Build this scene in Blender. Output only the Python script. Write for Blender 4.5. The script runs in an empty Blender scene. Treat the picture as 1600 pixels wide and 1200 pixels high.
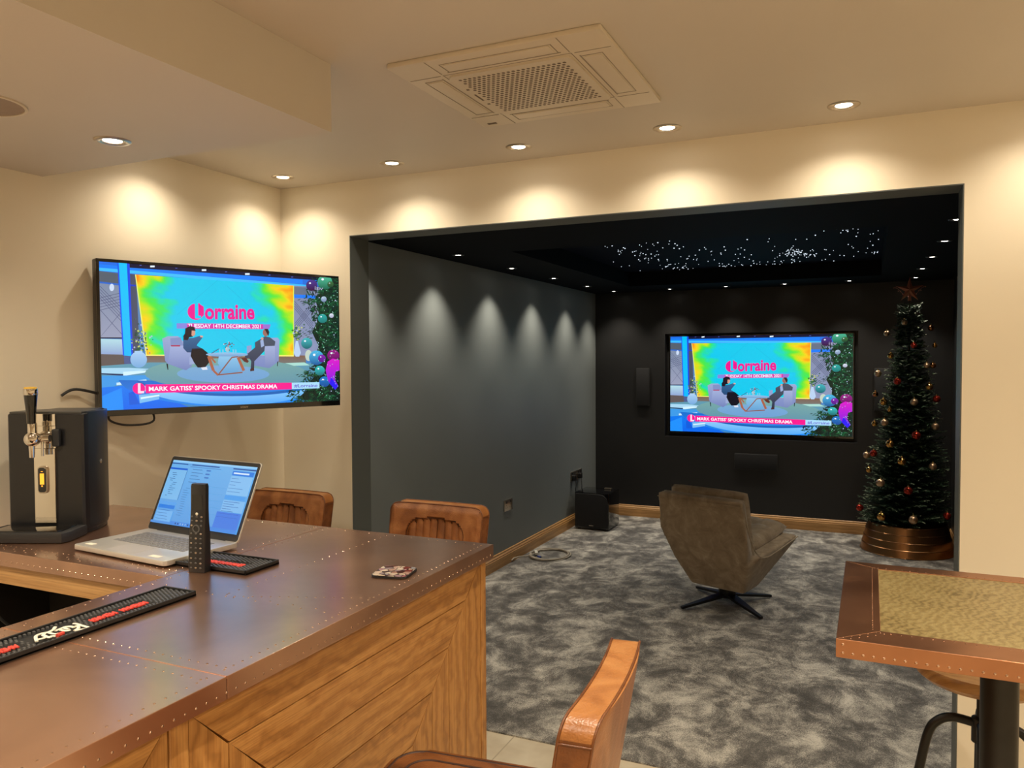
import bpy, bmesh, math, random
import numpy as np
from mathutils import Vector, Matrix
from mathutils.noise import noise as mnoise
C = bpy.context.scene.collection
SC = bpy.context.scene
R = math.radians
rnd = random.Random(7)

# ---------------------------------------------------------------- camera
CAMP = Vector((0.0, -2.9538, 1.5892))
YAW, PIT, ROLL, FPX = -0.42909, -0.03201, -0.00493, 1223.73
cd = bpy.data.cameras.new('camera'); cam = bpy.data.objects.new('camera', cd); C.objects.link(cam)
fw = Vector((math.sin(YAW)*math.cos(PIT), math.cos(YAW)*math.cos(PIT), math.sin(PIT)))
ri = Vector((math.cos(YAW), -math.sin(YAW), 0)); up = ri.cross(fw)
r2 = ri*math.cos(ROLL)+up*math.sin(ROLL); u2 = -ri*math.sin(ROLL)+up*math.cos(ROLL)
mt = Matrix((r2, u2, -fw)).transposed().to_4x4(); mt.translation = CAMP
cam.matrix_world = mt
cd.sensor_width = 36; cd.sensor_fit = 'HORIZONTAL'; cd.lens = 36*FPX/1600; cd.clip_start = .02
SC.camera = cam
# ---------------------------------------------------------------- view, world
SC.view_settings.view_transform = 'Standard'; SC.view_settings.look = 'None'
SC.view_settings.exposure = 0.0; SC.view_settings.gamma = 1.0; SC.view_settings.use_curve_mapping = False
w = bpy.data.worlds.new('world'); SC.world = w; w.use_nodes = True
w.node_tree.nodes['Background'].inputs[0].default_value = (.9, .75, .55, 1)
w.node_tree.nodes['Background'].inputs[1].default_value = .02
BAR_POWER, CIN_POWER = 12.0, 35.0
WARM, CINW = (1.0, .865, .665), (1.0, .89, .72)

# ---------------------------------------------------------------- materials
def s2l(c):
    return tuple((v/255/12.92 if v/255 <= .04045 else ((v/255+.055)/1.055)**2.4) for v in c)
def nt(name):
    m = bpy.data.materials.new(name); m.use_nodes = True
    return m, m.node_tree.nodes, m.node_tree.links, m.node_tree.nodes['Principled BSDF']
def mat(name, col, rough=.5, metal=0., var=.06, scale=30., bump=0., bscale=None, spec=.5, emis=None, estr=0., coat=0., sheen=0.):
    """principled with a little noise in colour and height"""
    m, N, L, P = nt(name)
    P.inputs['Roughness'].default_value = rough; P.inputs['Metallic'].default_value = metal
    P.inputs['Specular IOR Level'].default_value = spec; P.inputs['Coat Weight'].default_value = coat
    P.inputs['Sheen Weight'].default_value = sheen
    tc = N.new('ShaderNodeTexCoord'); n = N.new('ShaderNodeTexNoise'); n.inputs['Scale'].default_value = scale; n.inputs['Detail'].default_value = 4
    L.new(tc.outputs['Object'], n.inputs['Vector'])
    mx = N.new('ShaderNodeMix'); mx.data_type = 'RGBA'
    mx.inputs[6].default_value = (*[max(0, v*(1-var*2)) for v in col], 1); mx.inputs[7].default_value = (*[min(1, v*(1+var*2)) for v in col], 1)
    L.new(n.outputs['Fac'], mx.inputs[0]); L.new(mx.outputs[2], P.inputs['Base Color'])
    if bump:
        n2 = N.new('ShaderNodeTexNoise'); n2.inputs['Scale'].default_value = bscale or scale*4; n2.inputs['Detail'].default_value = 3
        L.new(tc.outputs['Object'], n2.inputs['Vector'])
        b = N.new('ShaderNodeBump'); b.inputs['Strength'].default_value = bump; b.inputs['Distance'].default_value = .004
        L.new(n2.outputs['Fac'], b.inputs['Height']); L.new(b.outputs['Normal'], P.inputs['Normal'])
    if emis:
        P.inputs['Emission Color'].default_value = (*emis, 1); P.inputs['Emission Strength'].default_value = estr
    return m
def ramp(N, stops):
    r = N.new('ShaderNodeValToRGB'); e = r.color_ramp.elements
    while len(e) < len(stops): e.new(.5)
    for i, (p, c) in enumerate(stops): e[i].position = p; e[i].color = (*c, 1)
    return r
def wood(name, c1, c2, c3, coord='UV', sc=(1, 1, 1), wscale=9., dist=7., rough=.42):
    m, N, L, P = nt(name)
    tc = N.new('ShaderNodeTexCoord'); mp = N.new('ShaderNodeMapping'); mp.inputs['Scale'].default_value = sc
    L.new(tc.outputs[coord], mp.inputs['Vector'])
    wv = N.new('ShaderNodeTexWave'); wv.wave_type = 'BANDS'; wv.bands_direction = 'Y'
    wv.inputs['Scale'].default_value = wscale; wv.inputs['Distortion'].default_value = dist
    wv.inputs['Detail'].default_value = 3; wv.inputs['Detail Scale'].default_value = 1.2; wv.inputs['Detail Roughness'].default_value = .6
    L.new(mp.outputs['Vector'], wv.inputs['Vector'])
    n = N.new('ShaderNodeTexNoise'); n.inputs['Scale'].default_value = 1.3; n.inputs['Detail'].default_value = 2
    L.new(mp.outputs['Vector'], n.inputs['Vector'])
    mp2 = N.new('ShaderNodeMapping'); mp2.inputs['Scale'].default_value = (8, 260, 60); L.new(mp.outputs['Vector'], mp2.inputs['Vector'])
    n2 = N.new('ShaderNodeTexNoise'); n2.inputs['Scale'].default_value = 1.; n2.inputs['Detail'].default_value = 5
    L.new(mp2.outputs['Vector'], n2.inputs['Vector'])
    r1 = ramp(N, [(0.0, c1), (.35, c2), (1.0, c3)])
    a = N.new('ShaderNodeMath'); a.operation = 'MULTIPLY_ADD'; a.inputs[1].default_value = .42; L.new(wv.outputs['Fac'], a.inputs[0])
    a2 = N.new('ShaderNodeMath'); a2.operation = 'MULTIPLY_ADD'; a2.inputs[1].default_value = .75; a2.inputs[2].default_value = -.1; L.new(n.outputs['Fac'], a2.inputs[0])
    L.new(a2.outputs[0], a.inputs[2]); L.new(a.outputs[0], r1.inputs['Fac'])
    mx = N.new('ShaderNodeMix'); mx.data_type = 'RGBA'; mx.blend_type = 'MULTIPLY'; mx.inputs[0].default_value = .6
    r2_ = ramp(N, [(.3, (.55, .5, .45)), (.6, (1, 1, 1))]); L.new(n2.outputs['Fac'], r2_.inputs['Fac'])
    L.new(r1.outputs[0], mx.inputs[6]); L.new(r2_.outputs[0], mx.inputs[7]); L.new(mx.outputs[2], P.inputs['Base Color'])
    b = N.new('ShaderNodeBump'); b.inputs['Strength'].default_value = .25; b.inputs['Distance'].default_value = .002
    L.new(n2.outputs['Fac'], b.inputs['Height']); L.new(b.outputs['Normal'], P.inputs['Normal'])
    P.inputs['Roughness'].default_value = rough
    return m
def copper(name, c1, c2, r1, r2, scale=3., metal=1., coat=0.):
    m, N, L, P = nt(name)
    tc = N.new('ShaderNodeTexCoord'); n = N.new('ShaderNodeTexNoise'); n.inputs['Scale'].default_value = scale; n.inputs['Detail'].default_value = 7
    n.inputs['Distortion'].default_value = .6; L.new(tc.outputs['Object'], n.inputs['Vector'])
    rp = ramp(N, [(.32, c1), (.68, c2)]); L.new(n.outputs['Fac'], rp.inputs['Fac']); L.new(rp.outputs[0], P.inputs['Base Color'])
    mr = N.new('ShaderNodeMapRange'); mr.inputs['To Min'].default_value = r1; mr.inputs['To Max'].default_value = r2
    n2 = N.new('ShaderNodeTexNoise'); n2.inputs['Scale'].default_value = scale*2.5; n2.inputs['Detail'].default_value = 6; L.new(tc.outputs['Object'], n2.inputs['Vector'])
    L.new(n2.outputs['Fac'], mr.inputs['Value']); L.new(mr.outputs[0], P.inputs['Roughness'])
    P.inputs['Metallic'].default_value = metal
    P.inputs['Coat Weight'].default_value = coat; P.inputs['Coat Roughness'].default_value = .22; P.inputs['Coat IOR'].default_value = 2.0
    b = N.new('ShaderNodeBump'); b.inputs['Strength'].default_value = .018; b.inputs['Distance'].default_value = .003
    L.new(n.outputs['Fac'], b.inputs['Height']); L.new(b.outputs['Normal'], P.inputs['Normal'])
    return m
def leather(name, c1, c2, c3):
    m, N, L, P = nt(name)
    tc = N.new('ShaderNodeTexCoord'); n = N.new('ShaderNodeTexNoise'); n.inputs['Scale'].default_value = 9; n.inputs['Detail'].default_value = 8; n.inputs['Distortion'].default_value = 1.2
    L.new(tc.outputs['Object'], n.inputs['Vector'])
    rp = ramp(N, [(.28, c1), (.5, c2), (.75, c3)]); L.new(n.outputs['Fac'], rp.inputs['Fac']); L.new(rp.outputs[0], P.inputs['Base Color'])
    v = N.new('ShaderNodeTexVoronoi'); v.feature = 'DISTANCE_TO_EDGE'; v.inputs['Scale'].default_value = 160; L.new(tc.outputs['Object'], v.inputs['Vector'])
    n2 = N.new('ShaderNodeTexNoise'); n2.inputs['Scale'].default_value = 25; n2.inputs['Detail'].default_value = 5; L.new(tc.outputs['Object'], n2.inputs['Vector'])
    ad = N.new('ShaderNodeMath'); ad.operation = 'MULTIPLY_ADD'; ad.inputs[1].default_value = 3.; L.new(n2.outputs['Fac'], ad.inputs[0]); L.new(v.outputs['Distance'], ad.inputs[2])
    b = N.new('ShaderNodeBump'); b.inputs['Strength'].default_value = .35; b.inputs['Distance'].default_value = .002
    L.new(ad.outputs[0], b.inputs['Height']); L.new(b.outputs['Normal'], P.inputs['Normal'])
    P.inputs['Roughness'].default_value = .36; P.inputs['Coat Weight'].default_value = .15; P.inputs['Coat Roughness'].default_value = .25
    return m
M = {}
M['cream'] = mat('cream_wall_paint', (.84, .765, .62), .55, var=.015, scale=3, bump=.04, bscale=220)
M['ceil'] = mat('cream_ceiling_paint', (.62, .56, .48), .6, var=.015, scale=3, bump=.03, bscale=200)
M['grey'] = mat('grey_blue_paint', (.20, .222, .222), .5, var=.03, scale=3, bump=.04, bscale=220)
M['reveal'] = mat('grey_reveal_paint', (.10, .115, .115), .5, var=.03, scale=3)
M['blackwall'] = mat('near_black_wall_paint', (.0135, .0135, .0145), .45, var=.05, scale=3, bump=.03, bscale=220)
M['blackceil'] = mat('black_ceiling_paint', (.0045, .005, .007), .8, var=.05, scale=3, spec=.1)
M['void_shade'] = mat('painted_void_shade', (.012, .009, .007), .8)  # shade of the bar's hollow, put into a near-black colour
M['white_plastic'] = mat('cream_white_plastic', (.66, .58, .46), .4, var=.01)
M['gap'] = mat('panel_gap', (.30, .25, .19), .7)
M['slot'] = mat('brown_hole_shade_and_fittings', (.16, .12, .085), .7)
M['nickel'] = mat('brushed_nickel', (.55, .48, .40), .28, 1., var=.05, scale=80)
M['bezelblk'] = mat('black_lamp_bezel', (.02, .02, .02), .35)
M['lens'] = mat('lit_lamp_lens', (.9, .9, .85), .4, emis=(1., .9, .72), estr=22.)
M['lens_c'] = mat('lit_cinema_lamp_lens', (.9, .9, .85), .4, emis=(1., .93, .82), estr=14.)
M['star'] = mat('fibre_star_light', (.8, .85, .9), .4, emis=(.75, .87, 1.), estr=1.2)
M['starbg'] = mat('midnight_star_panel', (.003, .004, .012), .8, spec=.1)
M['black'] = mat('satin_black_plastic', (.014, .014, .016), .32, var=.1)
M['blackmatt'] = mat('matt_black_plastic', (.018, .018, .019), .6, var=.1)
M['blackgloss'] = mat('gloss_black', (.004, .004, .005), .06, coat=.5)
M['cloth_blk'] = mat('black_speaker_cloth', (.011, .011, .013), .8, bump=.2, bscale=900)
M['rubber'] = mat('black_rubber', (.008, .008, .009), .5, var=.1)
M['nub'] = mat('grey_rubber_nub', (.10, .10, .10), .38, var=.1)  # nubs a lighter grey than the mat tray
M['chrome'] = mat('polished_chrome', (.72, .68, .62), .06, 1., var=.01)
M['darkmetal'] = mat('dark_gunmetal', (.035, .034, .033), .38, .8, var=.1, bump=.03)
M['blkmetal'] = mat('black_powder_coat', (.008, .008, .009), .45, .3)
M['amber'] = mat('amber_display', (.8, .4, .05), .4, emis=(1., .32, .02), estr=1.3)
M['yellow'] = mat('yellow_cap', (.75, .45, .04), .4)
M['whitepaint'] = mat('white_print', (.80, .76, .62), .55, var=.02)
M['redprint'] = mat('red_rubber_print', (.75, .07, .05), .5, var=.05)
M['silver'] = mat('laptop_silver', (.62, .60, .56), .35, .5, var=.02)
M['keys'] = mat('grey_laptop_keys', (.20, .195, .19), .5, var=.02)
M['trackpad'] = mat('laptop_trackpad', (.60, .58, .55), .3, .4, var=.01)
M['button'] = mat('grey_remote_button', (.10, .10, .10), .4)
M['tile'] = None
M['oak'] = wood('oak_panelling', (.17, .068, .015), (.42, .19, .050), (.60, .31, .095), 'UV', (1.0, 1, 1), 7., 9., .42)
M['oak_trim'] = wood('oak_trim', (.38, .19, .065), (.54, .29, .105), (.66, .38, .15), 'UV', (.6, 1, 1), 9., 4., .4)
M['oak_top'] = wood('pippy_oak_inlay', (.07, .05, .018), (.27, .20, .078), (.42, .335, .15), 'UV', (6, 3.2, 1), 5., 11., .3)
M['seatwood'] = wood('stool_seat_wood', (.16, .06, .015), (.36, .17, .05), (.5, .27, .09), 'UV', (2, 2, 1), 5., 4., .32)
M['cop_bar'] = copper('aged_copper_sheet', (.34, .155, .085), (.56, .29, .165), .26, .38, 2.6, .85, 1.)
M['cop_edge'] = copper('aged_copper_edge', (.20, .08, .035), (.34, .15, .07), .3, .45, 5., .9)
M['cop_table'] = copper('bright_copper_sheet', (.42, .19, .10), (.56, .28, .16), .26, .4, 3.)
M['stud'] = mat('copper_nail', (.62, .42, .30), .25, 1., var=.1)
M['seam'] = mat('bright_copper_seam', (.75, .42, .27), .3, 1.)
M['bronze'] = mat('brushed_copper_collar', (.42, .22, .10), .3, 1., var=.08, scale=5)
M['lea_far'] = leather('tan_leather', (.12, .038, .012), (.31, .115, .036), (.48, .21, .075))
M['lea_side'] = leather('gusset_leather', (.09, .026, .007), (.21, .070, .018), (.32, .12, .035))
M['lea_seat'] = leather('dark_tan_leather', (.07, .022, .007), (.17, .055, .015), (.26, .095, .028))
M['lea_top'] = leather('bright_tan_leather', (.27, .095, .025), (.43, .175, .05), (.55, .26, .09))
M['thread'] = mat('dark_leather_seam', (.035, .010, .004), .5)
M['frost'] = mat('frosted_needles', (.24, .29, .19), .6, var=.2)
M['needle'] = mat('dark_green_needles', (.03, .065, .032), .6, var=.4, scale=60)
M['bark'] = mat('brown_twig', (.03, .02, .012), .8)
M['b_c'] = mat('champagne_bauble', (.55, .36, .22), .28, .9, var=.03)
M['b_g'] = mat('gold_bauble', (.62, .32, .08), .12, 1., var=.03)
M['b_r'] = mat('red_bauble', (.40, .035, .02), .12, .85, var=.03)
M['b_a'] = mat('copper_bauble', (.48, .19, .07), .12, 1., var=.03)
M['cap'] = mat('gold_bauble_cap', (.6, .45, .2), .25, 1.)
M['starcop'] = mat('copper_star', (.42, .15, .09), .45, .3)
M['cable'] = mat('grey_cable', (.42, .37, .30), .5)
M['blkcable'] = mat('black_cable', (.01, .01, .01), .5)
M['whiteplug'] = mat('white_plug', (.8, .78, .70), .4)
M['blueplug'] = mat('blue_connector', (.02, .05, .3), .4)

def fabric():
    m, N, L, P = nt('taupe_chenille')
    tc = N.new('ShaderNodeTexCoord'); n = N.new('ShaderNodeTexNoise'); n.inputs['Scale'].default_value = 11; n.inputs['Detail'].default_value = 9; n.inputs['Roughness'].default_value = .7; n.inputs['Distortion'].default_value = .8
    L.new(tc.outputs['Object'], n.inputs['Vector'])
    rp = ramp(N, [(.3, (.23, .17, .11)), (.52, (.34, .26, .175)), (.72, (.48, .385, .27))]); L.new(n.outputs['Fac'], rp.inputs['Fac']); L.new(rp.outputs[0], P.inputs['Base Color'])
    wv = N.new('ShaderNodeTexWave'); wv.inputs['Scale'].default_value = 60; wv.bands_direction = 'Z'; wv.inputs['Distortion'].default_value = 2.; L.new(tc.outputs['Object'], wv.inputs['Vector'])
    b = N.new('ShaderNodeBump'); b.inputs['Strength'].default_value = .25; b.inputs['Distance'].default_value = .002; L.new(wv.outputs['Fac'], b.inputs['Height']); L.new(b.outputs['Normal'], P.inputs['Normal'])
    P.inputs['Roughness'].default_value = .85; P.inputs['Sheen Weight'].default_value = .35; P.inputs['Sheen Roughness'].default_value = .4
    return m
M['fabric'] = fabric()
def carpet_mat():
    m, N, L, P = nt('mottled_grey_carpet')
    tc = N.new('ShaderNodeTexCoord')
    wn = N.new('ShaderNodeTexNoise'); wn.inputs['Scale'].default_value = 2.2; wn.inputs['Detail'].default_value = 2; L.new(tc.outputs['Object'], wn.inputs['Vector'])
    mp = N.new('ShaderNodeMapping'); mp.inputs['Scale'].default_value = (1.0, .82, 1); L.new(tc.outputs['Object'], mp.inputs['Vector'])
    mx0 = N.new('ShaderNodeMix'); mx0.data_type = 'VECTOR'; mx0.inputs[0].default_value = .12; L.new(mp.outputs[0], mx0.inputs[4]); L.new(wn.outputs['Color'], mx0.inputs[5])
    n = N.new('ShaderNodeTexNoise'); n.inputs['Scale'].default_value = 7.0; n.inputs['Detail'].default_value = 9; n.inputs['Roughness'].default_value = .68; n.inputs['Distortion'].default_value = .35
    L.new(mx0.outputs[1], n.inputs['Vector'])
    n3 = N.new('ShaderNodeTexNoise'); n3.inputs['Scale'].default_value = 190; n3.inputs['Detail'].default_value = 2; L.new(tc.outputs['Object'], n3.inputs['Vector'])
    a = N.new('ShaderNodeMath'); a.operation = 'MULTIPLY_ADD'; a.inputs[1].default_value = .42; L.new(n3.outputs['Fac'], a.inputs[0]); L.new(n.outputs['Fac'], a.inputs[2])
    rp = ramp(N, [(.57, (.065, .062, .059)), (.68, (.15, .143, .134)), (.78, (.38, .362, .325)), (.90, (.66, .63, .56))])
    L.new(a.outputs[0], rp.inputs['Fac']); L.new(rp.outputs[0], P.inputs['Base Color'])
    b = N.new('ShaderNodeBump'); b.inputs['Strength'].default_value = .6; b.inputs['Distance'].default_value = .006; L.new(a.outputs[0], b.inputs['Height']); L.new(b.outputs['Normal'], P.inputs['Normal'])
    P.inputs['Roughness'].default_value = .8; P.inputs['Sheen Weight'].default_value = .4; P.inputs['Sheen Roughness'].default_value = .35
    return m
M['carpet'] = carpet_mat()
def tile_mat():
    m, N, L, P = nt('cream_stone_tile')
    tc = N.new('ShaderNodeTexCoord'); br = N.new('ShaderNodeTexBrick'); L.new(tc.outputs['Object'], br.inputs['Vector'])
    br.offset = 0; br.inputs['Scale'].default_value = 1; br.inputs['Brick Width'].default_value = .45; br.inputs['Row Height'].default_value = .45; br.inputs['Mortar Size'].default_value = .003
    n = N.new('ShaderNodeTexNoise'); n.inputs['Scale'].default_value = 7; n.inputs['Detail'].default_value = 8; L.new(tc.outputs['Object'], n.inputs['Vector'])
    rp = ramp(N, [(.3, (.62, .52, .38)), (.7, (.80, .72, .56))]); L.new(n.outputs['Fac'], rp.inputs['Fac']); L.new(rp.outputs[0], br.inputs['Color1']); L.new(rp.outputs[0], br.inputs['Color2'])
    br.inputs['Mortar'].default_value = (.5, .42, .3, 1); L.new(br.outputs['Color'], P.inputs['Base Color']); P.inputs['Roughness'].default_value = .3
    return m
M['tile'] = tile_mat()
def screen_mat():
    m, N, L, P = nt('lit_screen')
    a = N.new('ShaderNodeAttribute'); a.attribute_name = 'Col'
    n = N.new('ShaderNodeTexNoise'); n.inputs['Scale'].default_value = 1500
    P.inputs['Base Color'].default_value = (.004, .004, .004, 1); P.inputs['Roughness'].default_value = .25
    L.new(a.outputs['Color'], P.inputs['Emission Color']); P.inputs['Emission Strength'].default_value = 1.1
    return m
M['screen'] = screen_mat()
def coaster_mat():
    m, N, L, P = nt('pebble_print')
    tc = N.new('ShaderNodeTexCoord'); v = N.new('ShaderNodeTexVoronoi'); v.inputs['Scale'].default_value = 62; L.new(tc.outputs['Object'], v.inputs['Vector'])
    e = N.new('ShaderNodeTexVoronoi'); e.feature = 'DISTANCE_TO_EDGE'; e.inputs['Scale'].default_value = 62; L.new(tc.outputs['Object'], e.inputs['Vector'])
    sp = N.new('ShaderNodeSeparateColor'); L.new(v.outputs['Color'], sp.inputs[0])
    rp = ramp(N, [(.0, (.02, .015, .015)), (.2, (.25, .04, .03)), (.38, (.75, .62, .50)), (.55, (.30, .28, .30)), (.75, (.45, .18, .22)), (.9, (.7, .55, .42))]); L.new(sp.outputs[0], rp.inputs['Fac'])
    gt = ramp(N, [(.02, (0, 0, 0)), (.07, (1, 1, 1))]); L.new(e.outputs['Distance'], gt.inputs['Fac'])
    mx = N.new('ShaderNodeMix'); mx.data_type = 'RGBA'; mx.blend_type = 'MULTIPLY'; mx.inputs[0].default_value = 1; L.new(rp.outputs[0], mx.inputs[6]); L.new(gt.outputs[0], mx.inputs[7])
    L.new(mx.outputs[2], P.inputs['Base Color']); P.inputs['Roughness'].default_value = .12; P.inputs['Coat Weight'].default_value = .6
    return m
M['coaster'] = coaster_mat()

# ---------------------------------------------------------------- mesh helpers
def new(): return bmesh.new()
def box(bm, x0, x1, y0, y1, z0, z1, bev=0., seg=2, mtx=None, mi=0):
    g = bmesh.ops.create_cube(bm, size=1.)['verts']
    for v in g: v.co = Vector(((x0+x1)/2+v.co.x*(x1-x0), (y0+y1)/2+v.co.y*(y1-y0), (z0+z1)/2+v.co.z*(z1-z0)))
    if mtx is not None: bmesh.ops.transform(bm, matrix=mtx, verts=g)
    fs = set(f for v in g for f in v.link_faces)
    for f in fs: f.material_index = mi
    if bev:
        es = list(set(e for v in g for e in v.link_edges))
        bmesh.ops.bevel(bm, geom=es, offset=bev, segments=seg, profile=.6, affect='EDGES', material=-1)
def tube(bm, pts, r, n=8, cap=True, closed=False):
    pts = [Vector(p) for p in pts]; rs = r if isinstance(r, (list, tuple)) else [r]*len(pts)
    rings = []; prev = None; k = len(pts)
    for i, p in enumerate(pts):
        a = pts[i-1] if (i or closed) else p; b = pts[(i+1) % k] if (i < k-1 or closed) else p
        t = (b-a).normalized()
        if prev is None: s = t.orthogonal().normalized()
        else:
            s = (prev-t*prev.dot(t))
            s = s.normalized() if s.length > 1e-6 else t.orthogonal().normalized()
        prev = s; q = t.cross(s)
        rings.append([bm.verts.new(p+(s*math.cos(2*math.pi*j/n)+q*math.sin(2*math.pi*j/n))*rs[i]) for j in range(n)])
    m = k if closed else k-1
    for i in range(m):
        A, B = rings[i], rings[(i+1) % k]
        for j in range(n): bm.faces.new((A[j], A[(j+1) % n], B[(j+1) % n], B[j]))
    if cap and not closed:
        bm.faces.new(rings[0][::-1]); bm.faces.new(rings[-1])
def lathe(bm, prof, n=32, c=(0, 0, 0), mi=0, mtx=None):
    """prof: (radius, z); radius 0 closes"""
    rows = []; c = Vector(c)
    for r, z in prof:
        if r < 1e-6: rows.append([bm.verts.new(c+Vector((0, 0, z)))])
        else: rows.append([bm.verts.new(c+Vector((r*math.cos(2*math.pi*j/n), r*math.sin(2*math.pi*j/n), z))) for j in range(n)])
    for A, B in zip(rows, rows[1:]):
        for j in range(n):
            a = [A[0]] if len(A) == 1 else [A[j], A[(j+1) % n]]
            b = [B[0]] if len(B) == 1 else [B[(j+1) % n], B[j]]
            if len(a)+len(b) > 2:
                f = bm.faces.new(a+b); f.material_index = mi
    if mtx is not None: bmesh.ops.transform(bm, matrix=mtx, verts=[v for r_ in rows for v in r_])
def prism(bm, poly, z0, z1, mtx=None, bev=0, seg=2, mi=0):
    lo = [bm.verts.new((x, y, z0)) for x, y in poly]; hi = [bm.verts.new((x, y, z1)) for x, y in poly]; n = len(poly)
    fs = [bm.faces.new(lo[::-1]), bm.faces.new(hi)]
    for i in range(n): fs.append(bm.faces.new((lo[i], lo[(i+1) % n], hi[(i+1) % n], hi[i])))
    for f in fs: f.material_index = mi
    if mtx is not None: bmesh.ops.transform(bm, matrix=mtx, verts=lo+hi)
    if bev: bmesh.ops.bevel(bm, geom=list(set(e for f in fs[:2] for e in f.edges)), offset=bev, segments=seg, profile=.6, affect='EDGES')
def rrect(x0, x1, y0, y1, r, n=6):
    out = []
    for cx, cy, a in ((x1-r, y1-r, 0), (x0+r, y1-r, 90), (x0+r, y0+r, 180), (x1-r, y0+r, 270)):
        for i in range(n+1):
            t = R(a+90*i/n); out.append((cx+r*math.cos(t), cy+r*math.sin(t)))
    return out
def hull(bm, pts):
    b = bmesh.new()
    for p in pts: b.verts.new(p)
    r = bmesh.ops.convex_hull(b, input=b.verts[:])
    me = bpy.data.meshes.new('h'); b.to_mesh(me); b.free(); bm.from_mesh(me); bpy.data.meshes.remove(me)
def ico(bm, c, r, sub=2, sc=(1, 1, 1)):
    g = bmesh.ops.create_icosphere(bm, subdivisions=sub, radius=r)['verts']
    for v in g: v.co = Vector((v.co.x*sc[0], v.co.y*sc[1], v.co.z*sc[2]))+Vector(c)
def smoothpath(pts, n=8):
    P = [Vector(p) for p in pts]; out = []
    for i in range(len(P)-1):
        a = P[max(i-1, 0)]; b = P[i]; c = P[i+1]; d = P[min(i+2, len(P)-1)]
        for k in range(n):
            t = k/n; out.append(.5*((2*b)+(c-a)*t+(2*a-5*b+4*c-d)*t*t+(3*b-a-3*c+d)*t**3))
    return out+[P[-1]]
MW = {}
def fin(name, bm, m, parent=None, smooth=None, world=False, loc=None, label=None, normals=True):
    """link ONE mesh object; world=True: vertices were given in world space"""
    if normals: bmesh.ops.recalc_face_normals(bm, faces=bm.faces[:])
    if world and parent is not None: bmesh.ops.transform(bm, matrix=MW[parent.name].inverted(), verts=bm.verts[:])
    if loc is not None: bmesh.ops.transform(bm, matrix=Matrix.Translation(-Vector(loc)), verts=bm.verts[:])
    me = bpy.data.meshes.new(name); bm.to_mesh(me); bm.free()
    for q in (m if isinstance(m, (list, tuple)) else [m]): me.materials.append(q)
    o = bpy.data.objects.new(name, me); C.objects.link(o)
    if smooth is not None:
        me.shade_smooth() if hasattr(me, 'shade_smooth') else None
        if smooth < 180: me.set_sharp_from_angle(angle=R(smooth))
    if parent is not None: o.parent = parent; MW[o.name] = MW[parent.name].copy()
    elif loc is not None: o.location = loc; MW[o.name] = Matrix.Translation(loc)
    else: MW[o.name] = Matrix.Identity(4)
    if label: o['label'] = label
    return o
def tag(o, label, cat, group=None, kind=None):
    o['label'] = label; o['category'] = cat
    if group: o['group'] = group
    if kind: o['kind'] = kind
    return o
def thing(name, label, cat, loc=(0, 0, 0), rotz=0., group=None):
    o = bpy.data.objects.new(name, None); C.objects.link(o); o.empty_display_size = .1
    o.location = loc; o.rotation_euler = (0, 0, rotz); MW[o.name] = Matrix.Translation(loc) @ Matrix.Rotation(rotz, 4, 'Z')
    return tag(o, label, cat, group)
def struct(name, bm, m, smooth=None, parent=None):
    o = fin(name, bm, m, parent, smooth)
    if parent is None: o['kind'] = 'structure'
    return o
def kids(o): return [c for c in bpy.data.objects if c.parent == o]
def dup(root, loc, rotz=None, label=None, group=None):
    def cp(o, par):
        c = o.copy(); C.objects.link(c); c.parent = par
        for k in kids(o): cp(k, c)
        return c
    r = cp(root, None); r.location = loc
    if rotz is not None: r.rotation_euler = (0, 0, rotz)
    if label: r['label'] = label
    if group: r['group'] = group
    return r
def uvbox(bm, x0, x1, y0, y1, z0, z1, along='x', bev=.0015):
    """box with uv whose u runs along the grain"""
    uv = bm.loops.layers.uv.verify(); o = rnd.random()*9, rnd.random()*9
    n0 = set(bm.faces)
    box(bm, x0, x1, y0, y1, z0, z1, bev, 1)
    for f in bm.faces:
        if f in n0: continue
        for l in f.loops:
            c = l.vert.co; n = f.normal
            if along == 'x': u, v = c.x, c.y+c.z
            elif along == 'y': u, v = c.y, c.x+c.z
            else: u, v = c.z, c.x+c.y
            l[uv].uv = (u+o[0], v+o[1])

# ---------------------------------------------------------------- the setting
XL, XR, YN = -2.558, 2.3, -4.6          # bar room: left wall, right wall, wall behind the camera
H = 2.40
OX0, OX1, OZ = -2.158, .270, 2.150      # opening in the end wall
TH = .14
CXL, CXR, CY, CH = -2.55, .64, 4.672, 2.245
bm = new(); box(bm, XL-.1, XR+.1, YN-.1, 0.0, -.1, 0); struct('floor', bm, M['tile'])
bm = new(); box(bm, OX0, OX1, 0.0, TH, -.1, .006); box(bm, CXL-.02, CXR+.02, TH, CY+.02, -.1, .006); o = struct('floor_carpet', bm, M['carpet'])
bm = new(); box(bm, XL-.1, XL, YN, TH, 0, H); struct('wall_left', bm, M['cream'])
bm = new(); box(bm, XR, XR+.1, YN, TH, 0, H); struct('wall_right', bm, M['cream'])
bm = new(); box(bm, XL-.1, XR+.1, YN-.1, YN, 0, H); struct('wall_behind', bm, M['cream'])
bm = new()
e = .004
box(bm, XL, OX0-e, 0, TH, 0, H); box(bm, OX1+e, XR, 0, TH, 0, H); box(bm, OX0-e, OX1+e, 0, TH, OZ+e, H)
struct('wall_end', bm, M['cream'])
bm = new()
box(bm, OX0-e, OX0, .0, TH+.002, 0.006, OZ+e); box(bm, OX1, OX1+e, .0, TH+.002, 0.006, OZ+e); box(bm, OX0, OX1, .0, TH+.002, OZ, OZ+e)
o = struct('trim_1', bm, M['reveal'])
bm = new(); box(bm, XL-.1, XR+.1, YN-.1, TH, H, H+.1); struct('ceiling', bm, M['ceil'])
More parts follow.
